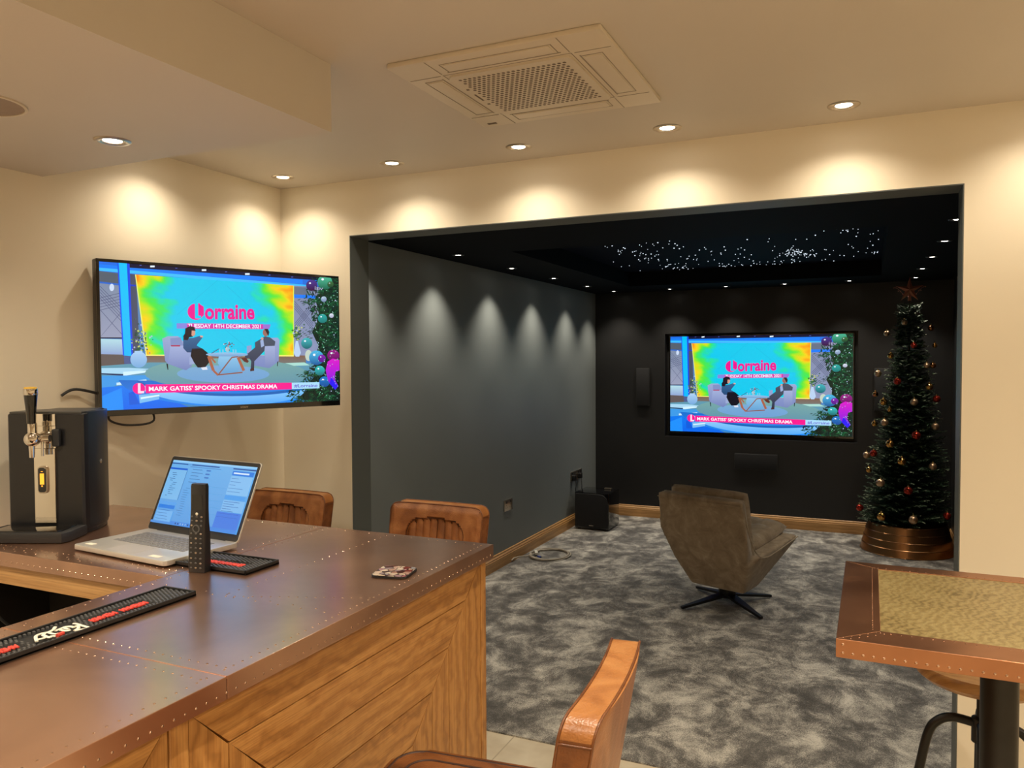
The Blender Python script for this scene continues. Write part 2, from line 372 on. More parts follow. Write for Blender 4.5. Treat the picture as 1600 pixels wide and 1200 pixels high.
SZ, SX, SY = 2.215, -1.354, -1.180
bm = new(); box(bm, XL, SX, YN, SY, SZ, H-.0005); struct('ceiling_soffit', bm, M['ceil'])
# cinema room
bm = new(); box(bm, CXL-.1, CXL, TH, CY+.1, 0, CH); struct('wall_cinema_left', bm, M['grey'])
bm = new(); box(bm, CXR, CXR+.1, TH, CY+.1, 0, CH); struct('wall_cinema_right', bm, M['blackwall'])
NX0, NX1, NZ0, NZ1 = -1.835, -.100, .822, 1.826
bm = new()
box(bm, CXL, NX0, CY, CY+.12, 0, CH); box(bm, NX1, CXR, CY, CY+.12, 0, CH)
box(bm, NX0, NX1, CY, CY+.12, 0, NZ0); box(bm, NX0, NX1, CY, CY+.12, NZ1, CH); box(bm, NX0, NX1, CY+.1, CY+.12, NZ0, NZ1)
struct('wall_cinema_back', bm, M['blackwall'])
bm = new(); box(bm, CXL, OX0-.001, TH, TH+.002, 0, CH); box(bm, OX1+.001, CXR, TH, TH+.002, 0, CH); box(bm, OX0-.001, OX1+.001, TH, TH+.002, OZ+.001, CH)
struct('wall_cinema_front', bm, M['blackwall'])
PX0, PX1, PY0, PY1, PZ = -2.0, .075, 1.42, 4.02, 2.37
bm = new()
box(bm, CXL-.1, PX0, TH, CY+.1, CH, CH+.2); box(bm, PX1, CXR+.1, TH, CY+.1, CH, CH+.2)
box(bm, PX0, PX1, TH, PY0, CH, CH+.2); box(bm, PX0, PX1, PY1, CY+.1, CH, CH+.2)
struct('ceiling_cinema', bm, M['blackceil'])
# skirting
def skirt(name, pts, inward, reach):
    """moulded board along a wall: profile extruded between two points"""
    a, b = Vector(pts[0]), Vector(pts[1]); d = (b-a).normalized(); nrm = Vector(inward)
    prof = [(0, 0), (.018, 0), (.018, .075), (.015, .080), (.015, .088), (.008, .098), (.008, .108), (.004, .112), (0, .112)]
    bm = new(); uv = bm.loops.layers.uv.verify()
    A = [bm.verts.new(a+nrm*x+Vector((0, 0, z+.006))) for x, z in prof]; B = [bm.verts.new(b+nrm*x+Vector((0, 0, z+.006))) for x, z in prof]
    n = len(prof)
    for i in range(n): bm.faces.new((A[i], A[(i+1) % n], B[(i+1) % n], B[i]))
    bm.faces.new(A[::-1]); bm.faces.new(B)
    for f in bm.faces:
        for l in f.loops: l[uv].uv = (l.vert.co.dot(d)+3, l.vert.co.z+l.vert.co.dot(nrm))
    return struct(name, bm, M['oak_trim'])
skirt('baseboard_left', [(CXL, TH+.002, 0), (CXL, CY, 0)], (1, 0, 0), 1)
skirt('baseboard_back', [(CXL+.018, CY, 0), (CXR-.018, CY, 0)], (0, -1, 0), 1)
skirt('baseboard_right', [(CXR, TH+.002, 0), (CXR, CY, 0)], (-1, 0, 0), 1)

# ---------------------------------------------------------------- lamps
def lamp_light(parent, power, col, size, blend=1., rad=.018):
    l = bpy.data.lights.new('lamp_light', 'SPOT'); l.energy = power; l.color = col; l.spot_size = R(size); l.spot_blend = blend; l.shadow_soft_size = rad
    o = bpy.data.objects.new('lamp_light', l); C.objects.link(o); o.parent = parent; o.location = (0, 0, -.012)
    return o
def downlight(loc, label, group, cinema=False, power=None, size=136):
    t = thing('downlight', label, 'downlight', loc, 0, group)
    k = .80 if cinema else 1.
    bm = new()
    lathe(bm, [(.030*k, .006), (.030*k, -.001), (.034*k, -.004), (.046*k, -.004), (.050*k, -.001), (.050*k, .0005), (.030*k, .006)], 32)
    fin('bezel', bm, M['bezelblk'] if cinema else M['nickel'], t, 40)
    bm = new(); lathe(bm, [(0, -.0025), (.018*k, -.002), (.0295*k, .001), (.0295*k, .003), (0, .003)], 24)
    fin('lamp_lens', bm, M['lens_c'] if cinema else M['lens'], t, 60, label='glowing lamp lens')
    lamp_light(t, power or (CIN_POWER if cinema else BAR_POWER), CINW if cinema else WARM, size)
    return t
G1 = 'nickel downlights in the cream ceiling'
names1 = ['leftmost of the row of nickel downlights along the cream ceiling, nearest the corner', 'second nickel downlight from the room corner, left of the air vent',
          'third nickel downlight from the room corner, below the ceiling air vent', 'fourth nickel downlight from the corner, right of the air vent', 'rightmost visible nickel downlight in the cream ceiling, largest of the row']
for i, x in enumerate((-2.377, -1.805, -1.232, -.658, -.085)): downlight((x, -.19, H), names1[i], G1)
downlight((-1.966, -1.38, SZ), 'nickel downlight set in the lowered soffit above the beer dispenser', G1)
for i, (x, y, z) in enumerate(((-2.377, -.78, H), (.49, -.22, H), (1.07, -.22, H), (1.95, -1.1, H), (-1.97, -2.3, SZ), (-.55, -1.75, H), (.75, -1.75, H), (-.55, -3.0, H), (.75, -3.0, H), (1.6, -3.6, H), (-1.97, -3.4, SZ))):
    downlight((x, y, z), 'unseen nickel downlight assumed in the cream ceiling, out of the frame', 'bar downlights outside the view', power=(BAR_POWER if i < 3 else 60.), size=(136 if i < 3 else 150))  # unseen lamps; the stronger ones are added as ambient fill
G2 = 'small downlights in the black cinema ceiling'
cz = CH
cl = [(-2.365, 1.41, 'nearest small downlight above the grey-blue cinema wall'), (-2.365, 2.22, 'second downlight along the grey-blue cinema wall'), (-2.355, 3.02, 'third downlight along the grey-blue cinema wall'), (-2.34, 3.81, 'fourth downlight along the grey-blue cinema wall, nearest the corner'),
      (-2.285, 4.44, 'cinema downlight in the far left corner above the subwoofer'), (-1.735, 4.44, 'cinema downlight above the left wall speaker'), (-1.21, 4.41, 'cinema downlight above the left part of the recessed television'), (-.70, 4.41, 'cinema downlight above the middle of the recessed television'), (-.17, 4.37, 'cinema downlight above the right edge of the recessed television'),
      (.372, 1.35, 'nearest cinema downlight on the right, half hidden by the opening edge'), (.377, 2.12, 'second cinema downlight on the right side, largest one'), (.363, 2.88, 'third cinema downlight on the right side'), (.345, 3.62, 'fourth cinema downlight on the right, above the tree star'), (.335, 4.33, 'farthest cinema downlight on the right, directly over the tree star')]
for x, y, lb in cl: downlight((x, y, cz), lb, G2, True, size=94)
downlight((-2.365, .62, cz), 'cinema downlight beside the opening, hidden by the wall', 'hidden cinema lamps', True, size=94)
downlight((.375, .6, cz), 'cinema downlight beside the right jamb, hidden by the wall', 'hidden cinema lamps', True, size=94)

# ---------------------------------------------------------------- star ceiling
t = thing('star_ceiling_panel', 'midnight blue star ceiling panel with pin-prick lights in the black ceiling recess', 'ceiling panel', ((PX0+PX1)/2, (PY0+PY1)/2, PZ))
bm = new(); box(bm, PX0, PX1, PY0, PY1, PZ, PZ+.02); fin('panel', bm, M['starbg'], t, world=True)
pts = []
r3 = random.Random(21)
while len(pts) < 290:
    if r3.random() < .55 and pts:
        b0 = r3.choice(pts); x = b0[0]+r3.gauss(0, .06); y = b0[1]+r3.gauss(0, .09)
    else: x = r3.uniform(PX0+.05, PX1-.02); y = r3.uniform(2.1, 3.95)
    if not (PX0+.03 < x < PX1-.02 and 2.05 < y < 3.97): continue
    if x < -1.72 and r3.random() < .8: continue
    pts.append((x, y))
pts.sort(key=lambda p: p[1])
sb = new(); ico(sb, (0, 0, 0), .0038, 1); first = None
for i, (x, y) in enumerate(pts[:100]):
    if first is None:
        first = fin('star_light', sb, M['star'], t); o = first
    else: o = first.copy(); C.objects.link(o)
    o.parent = t; s = r3.choice((.7, .9, 1, 1.25)); o.scale = (s, s, s)
    o.location = (x-(PX0+PX1)/2, y-(PY0+PY1)/2, -.001)
bm = new()
for x, y in pts[100:]: ico(bm, (x, y, PZ-.001), .0038*r3.choice((.7, .9, 1, 1.3)), 1)
o = fin('star_lights', bm, M['star'], t, world=True); o['kind'] = 'stuff'

# ---------------------------------------------------------------- air conditioning cassette
AX0, AX1, AY0, AY1 = -1.216, -.600, -1.118, -.512
t = thing('ceiling_air_vent', 'square cream air conditioning cassette set flush in the ceiling', 'air conditioner', ((AX0+AX1)/2, (AY0+AY1)/2, H))
hx, hy = (AX1-AX0)/2, (AY1-AY0)/2
bm = new(); prism(bm, rrect(-hx, hx, -hy, hy, .008, 3), -.014, .0, bev=.004); fin('frame', bm, M['white_plastic'], t, 30)
gx, gy = .185, .185
bm = new(); prism(bm, rrect(-gx, gx, -gy, gy, .022, 5), -.020, -.0135, bev=.002)
row = 0; yy = -gy+.032
holes = new()
while yy < gy-.028:
    xx = -gx+.028+(.0075 if row % 2 else 0)
    while xx < gx-.026:
        # flat elongated hexagon, its brown standing for the shade inside a hole
        q = [(xx+.0056*math.cos(R(60*k)), yy+.0060*math.sin(R(60*k))) for k in range(6)]
        f = bm.faces.new([bm.verts.new((a, b, -.0203)) for a, b in q]); f.material_index = 1
        xx += .0150
    yy += .0150; row += 1
fin('grille', bm, [M['white_plastic'], M['slot']], t)
bm = new()
lw = .0022
for g0 in (gx+.006,): 
    for a, b in (((-g0, -g0), (g0, -g0)), ((g0, -g0), (g0, g0)), ((g0, g0), (-g0, g0)), ((-g0, g0), (-g0, -g0))):
        box(bm, min(a[0], b[0])-lw/2, max(a[0], b[0])+lw/2, min(a[1], b[1])-lw/2, max(a[1], b[1])+lw/2, -.0146, -.013)
fin('grille_gap', bm, M['gap'], t)
for k in range(4):
    rot = Matrix.Rotation(R(90*k), 4, 'Z')
    bm = new(); prism(bm, rrect(-.155, .155, .215, .262, .006, 3), -.0165, -.0135, bev=.0015, mtx=rot); fl = fin('louvre', bm, M['white_plastic'], t, 30)
    bm = new()
    box(bm, -.168, .168, .2055, .2085, -.0150, -.0135, mtx=rot); box(bm, -.162, .162, .266, .2675, -.0150, -.0135, mtx=rot)
    for sx in (-1, 1): box(bm, sx*.162-.001, sx*.162+.001, .2085, .267, -.0150, -.0135, mtx=rot); box(bm, sx*.19-.0008, sx*.19+.0008, .2, hy-.004, -.0150, -.0135, mtx=rot)
    fin('louvre_gap', bm, M['gap'], t)
bm = new(); box(bm, -hx+.030, -hx+.062, hy-.040, hy-.028, -.0155, -.0135)
fin('sensor', bm, M['slot'], t)
bm = new(); box(bm, -.178, -.172, -.03, .03, -.0208, -.0202); fin('maker_badge', bm, M['slot'], t)
for sy in (-.075, .065):
    bm = new(); box(bm, -.178, -.170, sy-.004, sy+.004, -.0212, -.0202); fin('latch', bm, M['slot'], t)
# round ceiling speaker in the soffit
t = thing('ceiling_speaker', 'round flush speaker cover in the lowered soffit at the left edge', 'speaker', (-1.967, -1.745, SZ))
bm = new(); lathe(bm, [(.100, 0), (.100, -.004), (.093, -.004), (.093, 0)], 48); fin('trim_ring', bm, M['white_plastic'], t, 40)
bm = new(); lathe(bm, [(0, -.002), (.0925, -.002), (.0925, 0), (0, 0)], 48); fin('cover', bm, mat('speaker_cover', (.33, .25, .19), .7, bump=.1, bscale=800), t, 40)

# ---------------------------------------------------------------- bar
BZ, BT = 1.055, .040
BX0, BX1 = -1.583, -.985            # near leg
BY0, BY1 = -1.567, -.935            # far leg
BEND = -3.9
t = thing('bar_worktop', 'L-shaped aged copper worktop with nail studs on the oak bar', 'bar top', (BX1, BY1, BZ-BT))
def sheet(x0, x1, y0, y1):
    bm = new(); box(bm, x0, x1, y0, y1, BZ-BT, BZ, .0012, 2); return fin('copper_sheet', bm, M['cop_bar'], t, world=True)
g = .0008; YS = -1.966
sheet(XL, BX0-g, BY0, BY1); sheet(BX0+g, BX1, YS+g, BY1); sheet(BX0+g, BX1, BEND, YS-g)
bm = new(); box(bm, BX0+.002, BX1-.0005, YS-.0016, YS+.0016, BZ-.004, BZ+.0006); fin('seam_strip', bm, M['seam'], t, world=True)
bm = new(); box(bm, BX0-.001, BX0+.001, BY0, BY1-.0005, BZ-.004, BZ+.0004); fin('seam_strip', bm, M['seam'], t, world=True)
bm = new()
def stud(x, y, z=None, side=None):
    z = BZ if z is None else z; r = .0026
    if side == 'x': ico(bm, (x, y, z), r, 1, (.5, 1, 1))
    elif side == 'y': ico(bm, (x, y, z), r, 1, (1, .5, 1))
    else: ico(bm, (x, y, z), r, 1, (1, 1, .45))
def srow(x0, y0, x1, y1, step=.022, dbl=0.):
    n = int(math.hypot(x1-x0, y1-y0)/step)
    for i in range(n+1):
        k = i/max(n, 1); j = (dbl if i % 2 else 0)
        dx, dy = (y1-y0), (x1-x0); ln = math.hypot(dx, dy) or 1
        stud(x0+(x1-x0)*k+j*dx/ln, y0+(y1-y0)*k+j*dy/ln)
srow(BX1-.025, BY1-.03, BX1-.025, YS+.02, .021); srow(BX1-.025, YS-.02, BX1-.025, BEND+.1, .021)
srow(BX0+.03, YS-.028, BX1-.03, YS-.028, .021); srow(BX0+.03, YS+.028, BX1-.03, YS+.028, .021)
srow(BX0+.03, YS+.34, BX1-.03, YS+.34, .03, .012)
srow(BX0+.022, BY0-.01, BX0+.022, BEND+.1, .022, .012); srow(XL+.1, BY0+.022, BX0-.02, BY0+.022, .022, .012); srow(XL+.1, BY0+.055, BX0-.02, BY0+.055, .022, 0)
srow(BX0+.024, BY0, BX0+.024, BY1-.02, .026); srow(BX0-.024, BY0, BX0-.024, BY1-.02, .026)
srow(XL+.1, BY1-.025, BX1-.05, BY1-.025, .03)
srow(BX0+.25, YS+.36, BX0+.25, BY1-.03, .03)
srow(BX0+.26, YS+.34, BX1-.03, YS+.46, .02)
for i in range(130):
    y = BY1-.02-i*.022
    if y > BEND: stud(BX1, y, BZ-.028, 'x')
for i in range(40): stud(XL+.1+i*.024, BY0, BZ-.026, 'y')
o = fin('nail_studs', bm, M['stud'], t, world=True); o['kind'] = 'stuff'
# body
t = thing('bar_counter', 'oak bar counter clad in mitred chevron boards', 'bar counter', (BX1-.03, BY1-.03, 0))
FX = BX1-.022
bm = new(); uv = bm.loops.layers.uv.verify()
def plank(poly, grain, dy=0.):
    """poly in (y, z) on the bar face; grain 'y' or 'z'"""
    d = .004
    cy = sum(p[0] for p in poly)/len(poly); cz_ = sum(p[1] for p in poly)/len(poly)
    lo = [bm.verts.new((FX-.012, p[0], p[1])) for p in poly]; hi = []
    for p in poly:
        dy_, dz_ = cy-p[0], cz_-p[1]
        hi.append(bm.verts.new((FX, p[0]+(math.copysign(.0016, dy_)), p[1]+math.copysign(.0016, dz_))))
    n = len(poly); o = rnd.random()*9, rnd.random()*9
    fs = [bm.faces.new(hi)]+[bm.faces.new((lo[i], lo[(i+1) % n], hi[(i+1) % n], hi[i])) for i in range(n)]
    for f in fs:
        for l in f.loops:
            c = l.vert.co; l[uv].uv = (c.y+o[0], c.z+o[1]) if grain == 'y' else (c.z+o[0], c.y+o[1])
ptop, pbot = BZ-BT-.001, .02
def nest(ya, yb, wd):
    """nested mitred frame boards filling [ya, yb] x [pbot, ptop]"""
    y0, y1, z0, z1 = ya, yb, pbot, ptop; wds = [.088, .098, .086, .094]; i = 0
    while y1-y0 > .03 and z1-z0 > .03:
        w_ = min(wds[i % 4], (y1-y0)/2, (z1-z0)/2); i += 1
        last = w_ < wds[(i-1) % 4]-1e-6
        a, b, c_, d_ = (y0, z0), (y1, z0), (y1, z1), (y0, z1)
        A, B, C_, D_ = (y0+w_, z0+w_), (y1-w_, z0+w_), (y1-w_, z1-w_), (y0+w_, z1-w_)
        plank([a, b, B, A], 'y'); plank([d_, D_, C_, c_], 'y'); plank([b, c_, C_, B], 'z'); plank([a, A, D_, d_], 'z')
        y0 += w_; y1 -= w_; z0 += w_; z1 -= w_
nest(-2.03, -.978, .09); nest(-3.08, -2.07, .09); nest(-3.88, -3.12, .09)
fin('chevron_boards', bm, M['oak'], t, world=True)
for ya, yb in ((-.978, -.948), (-2.069, -2.031), (-3.119, -3.081)):
    bm = new(); uvbox(bm, FX-.03, FX+.003, ya, yb, .0, ptop, 'z'); fin('post', bm, M['oak'], t, world=True)
bm = new(); uvbox(bm, XL, FX-.03, -.962, -.948, .0, ptop, 'x'); fin('end_board', bm, M['oak'], t, world=True)
bm = new(); uvbox(bm, FX-.012, FX+.001, -.978, -.950, 0.0, .02, 'z'); uvbox(bm, FX-.012, FX+.001, BEND+.02, -.98, 0., .019, 'y'); fin('plinth', bm, M['oak'], t, world=True)
bm = new(); box(bm, FX-.03, FX-.013, BEND+.02, -.979, 0, ptop); box(bm, XL, FX-.031, -.98, -.963, 0, ptop); box(bm, BX0+.05, BX0+.06, BEND+.02, BY0-.02, 0, ptop-.05) ; fin('carcass', bm, M['void_shade'], t, world=True)  # boards behind the cladding, with the hollow's shade in their colour
bm = new(); uvbox(bm, XL, BX0+.022, BY0+.012, BY0+.032, BZ-BT-.055, ptop, 'x'); uvbox(bm, BX0+.022, BX0+.042, BEND+.02, BY0+.012, BZ-BT-.055, ptop, 'y'); fin('apron', bm, M['oak_trim'], t, world=True)
bm = new(); uvbox(bm, XL, BX0-.01, BY0+.10, BY0+.12, BZ-BT-.085, ptop-.001, 'x'); fin('lower_rail', bm, M['oak_trim'], t, world=True)
bm = new(); box(bm, XL+.003, BX0+.05, -1.2, -1.19, .0, ptop-.002); box(bm, XL+.002, XL+.012, BY0+.14, -1.2, 0, ptop-.002); box(bm, XL+.002, XL+.012, BY0+.03, BY0+.14, 0, ptop-.09); fin('void_shade_panel', bm, M['void_shade'], t, world=True)  # dark sheets added to stand for the shade under the far bar top
bm = new(); tube(bm, smoothpath([(-2.42, -1.50, .96), (-2.36, -1.54, .90), (-2.30, -1.52, .84), (-2.27, -1.46, .74), (-2.27, -1.40, .5), (-2.3, -1.35, .02)]), .004); tag(fin('loose_cable', bm, M['blkcable'], loc=(-2.42, -1.50, .96)), 'black cable hanging in the dark space beneath the far bar top', 'cable')

# ---------------------------------------------------------------- television picture
QT = [(103, 103), (1482, 210), (1479, 912), (115, 985)]
def homog(q):
    A = []; b = []
    for (x, y), (u, v) in zip(q, [(0, 0), (1, 0), (1, 1), (0, 1)]):
        A.append([x, y, 1, 0, 0, 0, -u*x, -u*y]); b.append(u); A.append([0, 0, 0, x, y, 1, -v*x, -v*y]); b.append(v)
    h = np.linalg.solve(np.array(A, float), np.array(b, float)); return h
class Pic:
    def __init__(s, W, H_, quad, eps=.00012):
        s.W, s.H, s.h, s.eps = W, H_, homog(quad), eps
        s.bm = bmesh.new(); s.col = s.bm.loops.layers.float_color.new('Col'); s.n = 0
    def uv(s, x, y):
        h = s.h; d = h[6]*x+h[7]*y+1
        return (h[0]*x+h[1]*y+h[2])/d, (h[3]*x+h[4]*y+h[5])/d
    def v(s, u, w_): return s.bm.verts.new(((u-.5)*s.W, -s.n*s.eps, (.5-w_)*s.H))
    def face(s, vs, cols):
        try: f = s.bm.faces.new(vs)
        except ValueError: return
        for l, c in zip(f.loops, cols): l[s.col] = (*c, 1)
    def clip(s, u, v): return min(max(u, 0), 1), min(max(v, 0), 1)
    def poly(s, pts, c, c2=None, raw=False, step=True):
        if step: s.n += 1
        P_ = [s.clip(*(p if raw else s.uv(*p))) for p in pts]
        n = len(P_); c = s2l(c); c2 = s2l(c2) if c2 else c
        ys = [p[1] for p in P_]; a, b = min(ys), max(ys)
        s.face([s.v(*p) for p in P_][::-1], [tuple(c[i]+(c2[i]-c[i])*((p[1]-a)/(b-a+1e-9)) for i in range(3)) for p in P_[::-1]])
    def rect(s, x0, y0, x1, y1, c, c2=None): s.poly([(x0, y0), (x1, y0), (x1, y1), (x0, y1)], c, c2)
    def ell(s, cx, cy, rx, ry, c, c2=None, n=28, step=True): s.poly([(cx+rx*math.cos(2*math.pi*i/n), cy+ry*math.sin(2*math.pi*i/n)) for i in range(n)], c, c2, step=step)
    def line(s, a, b, w_, c, step=False):
        d = Vector((b[0]-a[0], b[1]-a[1])); k = Vector((-d.y, d.x)).normalized()*w_/2
        s.poly([(a[0]+k.x, a[1]+k.y), (b[0]+k.x, b[1]+k.y), (b[0]-k.x, b[1]-k.y), (a[0]-k.x, a[1]-k.y)], c, step=step)
    def grid(s, quad, nx, ny, fn):
        s.n += 1; V = []; K = []
        for j in range(ny+1):
            for i in range(nx+1):
                a, b = i/nx, j/ny
                x = (1-b)*((1-a)*quad[0][0]+a*quad[1][0])+b*((1-a)*quad[3][0]+a*quad[2][0]); y = (1-b)*((1-a)*quad[0][1]+a*quad[1][1])+b*((1-a)*quad[3][1]+a*quad[2][1])
                V.append(s.v(*s.clip(*s.uv(x, y)))); K.append(fn(a, b))
        for j in range(ny):
            for i in range(nx):
                q = [j*(nx+1)+i, (j+1)*(nx+1)+i, (j+1)*(nx+1)+i+1, j*(nx+1)+i+1]
                s.face([V[k] for k in q], [K[k] for k in q])
    def text(s, txt, x0, x1, ybase, h, c, bold=.012):
        """text whose left and right ends lie at x0, x1 on a base line (own pixel frame); h = cap height in frame v"""
        s.n += 2
        u0, v0 = s.uv(*((x0, ybase) if not isinstance(ybase, tuple) else (x0, ybase[0]))); u1, v1 = s.uv(*((x1, ybase) if not isinstance(ybase, tuple) else (x1, ybase[1])))
        cu = bpy.data.curves.new('t', 'FONT'); cu.body = txt; cu.size = 1.; cu.offset = bold; cu.resolution_u = 3
        ob = bpy.data.objects.new('t', cu); C.objects.link(ob); me = bpy.data.meshes.new_from_object(ob)
        xs = [v.co.x for v in me.vertices]; a, b = min(xs), max(xs); sx = (u1-u0)/(b-a)
        c = s2l(c); cap = .69
        vs = [s.v(u0+(v.co.x-a)*sx, v0+(v1-v0)*(v.co.x-a)/(b-a)-v.co.y*h/cap) for v in me.vertices]
        for p in me.polygons: s.face([vs[k] for k in p.vertices], [c]*len(p.vertices))
        bpy.data.objects.remove(ob); bpy.data.curves.remove(cu); bpy.data.meshes.remove(me)
    def done(s, name, parent, m):
        me = bpy.data.meshes.new(name); s.bm.to_mesh(me); s.bm.free(); me.materials.append(m)
        o = bpy.data.objects.new(name, me); C.objects.link(o); o.parent = parent; return o
def backdrop(a, b):
    """cyan studio wall with yellow, green and orange clouds towards both sides"""
    n = mnoise(Vector((a*5, b*4, 1.3)))*.55+mnoise(Vector((a*11, b*9, 4.)))*.3+mnoise(Vector((a*24, b*20, 9.)))*.12
    d = min(a*(1.2 if b < .3 else 1.0), (1-a)*1.1)
    e_ = .88-(d/.20)+n*1.1
    if b < .28: e_ += .35*(1-b/.28)*(1 if abs(a-.5) > .22 else 0)
    st = [(-9, (8, 190, 232)), (-.15, (8, 196, 232)), (.12, (30, 215, 170)), (.36, (70, 225, 70)), (.62, (175, 225, 30)), (.88, (245, 205, 30)), (1.15, (250, 130, 20)), (9, (250, 100, 20))]
    for (p, c), (q, k) in zip(st, st[1:]):
        if p <= e_ <= q:
            f = (e_-p)/(q-p); return s2l(tuple(c[i]+(k[i]-c[i])*f for i in range(3)))
    return s2l(st[0][1])
def tv_picture(parent, W, H_):
    p = Pic(W, H_, QT); r = random.Random(5)
    p.poly([(0, 0), (1, 0), (1, 1), (0, 1)], (95, 125, 165), (60, 130, 200), raw=True)
    p.poly([(103, 103), (1482, 210), (1482, 330), (103, 200)], (25, 105, 225), (70, 120, 180))       # top band
    p.poly([(103, 140), (1310, 245), (1310, 262), (103, 158)], (60, 185, 255)); p.poly([(103, 120), (1290, 215), (1290, 240), (103, 140)], (20, 125, 245))
    p.poly([(270, 108), (1482, 205), (1482, 226), (270, 140)], (12, 14, 50))
    for x, y in ((420, 134), (722, 157), (973, 181)): p.rect(x-13, y-5, x+13, y+5, (225, 240, 255))
    for x, y in ((350, 128), (560, 146), (850, 168), (1100, 188), (1230, 200)): p.rect(x-6, y-3, x+6, y+2, (70, 90, 180))
    p.poly([(105, 200), (222, 218), (242, 560), (108, 560)], (120, 135, 160), (150, 155, 180))        # left lattice
    p.poly([(105, 160), (222, 175), (222, 235), (105, 225)], (82, 92, 105)); p.poly([(105, 222), (222, 236), (222, 246), (105, 232)], (40, 100, 200))
    for k in range(5):
        p.line((108, 320+k*18), (232, 440+k*18-150), 3, (78, 85, 120)); p.line((108, 250+k*18), (236, 380+k*20), 3, (78, 85, 120))
    p.line((108, 390), (240, 540), 3, (78, 85, 120)); p.line((236, 400), (108, 550), 3, (78, 85, 120)); p.ell(178, 258, 14, 22, (200, 215, 240))
    p.poly([(106, 553), (243, 553), (243, 560), (106, 560)], (30, 30, 60))
    p.poly([(108, 562), (243, 565), (243, 655), (110, 652)], (175, 215, 225), (140, 160, 205)); p.poly([(110, 652), (248, 655), (250, 715), (110, 722)], (95, 85, 85))
    p.poly([(283, 178), (322, 182), (340, 665), (300, 665)], (72, 78, 100)); p.poly([(283, 240), (322, 243), (322, 252), (283, 250)], (20, 60, 200))
    p.poly([(212, 112), (222, 112), (250, 660), (240, 660)], (20, 80, 235)); p.poly([(220, 112), (270, 116), (292, 665), (248, 665)], (0, 190, 242), (15, 180, 245)); p.poly([(268, 116), (284, 118), (300, 665), (290, 665)], (20, 70, 225))
    p.poly([(245, 660), (310, 665), (310, 715), (248, 712)], (75, 90, 140))
    p.poly([(1232, 250), (1482, 262), (1482, 660), (1230, 660)], (125, 135, 165), (135, 145, 180)); p.poly([(1235, 300), (1360, 308), (1360, 325), (1235, 322)], (30, 120, 240)); p.poly([(1233, 256), (1320, 262), (1320, 305), (1233, 300)], (100, 110, 130))
    for k in range(4): p.line((1240, 340+k*14), (1345, 470+k*14), 3, (80, 88, 120)); p.line((1345, 345+k*14), (1240, 470+k*14), 3, (80, 88, 120))
    p.poly([(340, 655), (1300, 655), (1300, 712), (340, 712)], (125, 90, 70), (110, 120, 120))           # floor
    p.poly([(110, 722), (400, 700), (600, 700), (1300, 700), (1480, 700), (1478, 915), (115, 985)], (95, 150, 170), (60, 130, 190))
    p.ell(840, 765, 475, 92, (118, 165, 160), (90, 140, 165)); p.ell(822, 765, 268, 50, (118, 165, 205), (105, 155, 205))
    p.poly([(112, 735), (275, 732), (400, 738), (240, 768), (112, 764)], (165, 210, 235)); p.poly([(112, 765), (240, 770), (240, 779), (112, 772)], (30, 45, 90)); p.poly([(240, 756), (395, 745), (420, 752), (240, 780)], (205, 235, 250))
    p.poly([(113, 780), (370, 775), (400, 800), (200, 832), (113, 900)], (60, 150, 225)); p.poly([(200, 820), (375, 800), (380, 812), (200, 836)], (200, 230, 245))
    p.poly([(113, 850), (300, 830), (620, 960), (115, 985)], (15, 120, 235), (10, 100, 230)); p.poly([(113, 900), (230, 850), (240, 979), (115, 985)], (30, 140, 245))
    arc = lambda cx, cy, rx, ry, a0, a1, n=18: [(cx+rx*math.cos(R(a0+(a1-a0)*i/n)), cy+ry*math.sin(R(a0+(a1-a0)*i/n))) for i in range(n+1)]
    p.poly(arc(850, 790, 640, 165, 10, 175), (25, 105, 200), (30, 135, 235)); p.poly(arc(850, 790, 560, 158, 15, 160)+arc(850, 782, 560, 112, 160, 15), (160, 215, 245), (80, 165, 240))
    p.poly(arc(850, 775, 560, 118, 20, 160)+arc(850, 770, 560, 108, 160, 20), (20, 95, 175)); p.ell(840, 765, 475, 92, (118, 165, 160), (90, 140, 165)); p.ell(822, 765, 268, 50, (118, 165, 205), (105, 155, 205))
    p.poly([(330, 890), (450, 880), (450, 915), (335, 940)], (120, 185, 235)); p.poly([(340, 905), (450, 888), (452, 896), (342, 916)], (215, 238, 250)); p.poly([(270, 880), (300, 870), (335, 945), (275, 950)], (15, 90, 215))
    p.poly([(1180, 700), (1290, 695), (1320, 712), (1230, 715)], (165, 215, 205))
    p.grid([(318, 182), (1236, 250), (1228, 656), (378, 656)], 72, 40, backdrop)
    p.poly([(314, 182), (320, 182), (380, 656), (373, 656)], (225, 235, 120)); p.poly([(1232, 250), (1237, 250), (1230, 656), (1226, 656)], (215, 235, 90)); p.poly([(373, 654), (1230, 654), (1230, 661), (373, 661)], (245, 235, 120))
    for a, b in (((700, 505), (600, 590)), ((800, 215), (560, 420)), ((830, 500), (960, 610)), ((850, 250), (1010, 400))): p.line(a, b, 1.6, (10, 170, 215))
    p.ell(668, 402, 48, 48, (232, 12, 140)); p.poly([(663, 352), (682, 352), (682, 425), (698, 425), (698, 441), (663, 441)], (10, 195, 235)); p.poly([(682, 352), (714, 372), (714, 426), (690, 426), (690, 352)], (232, 12, 140), step=True)
    p.text('orraine', 720, 1008, (443, 443), .108, (232, 12, 140), .032)
    p.poly([(612, 470), (1060, 474), (1060, 503), (612, 501)], (215, 40, 160)); p.poly([(555, 470), (615, 470), (615, 501), (555, 501)], (130, 130, 215)); p.poly([(1055, 475), (1100, 476), (1090, 503), (1055, 503)], (150, 110, 205))
    p.text('TUESDAY 14TH DECEMBER 2021', 620, 1042, (495, 498), .027, (235, 235, 250), .02)
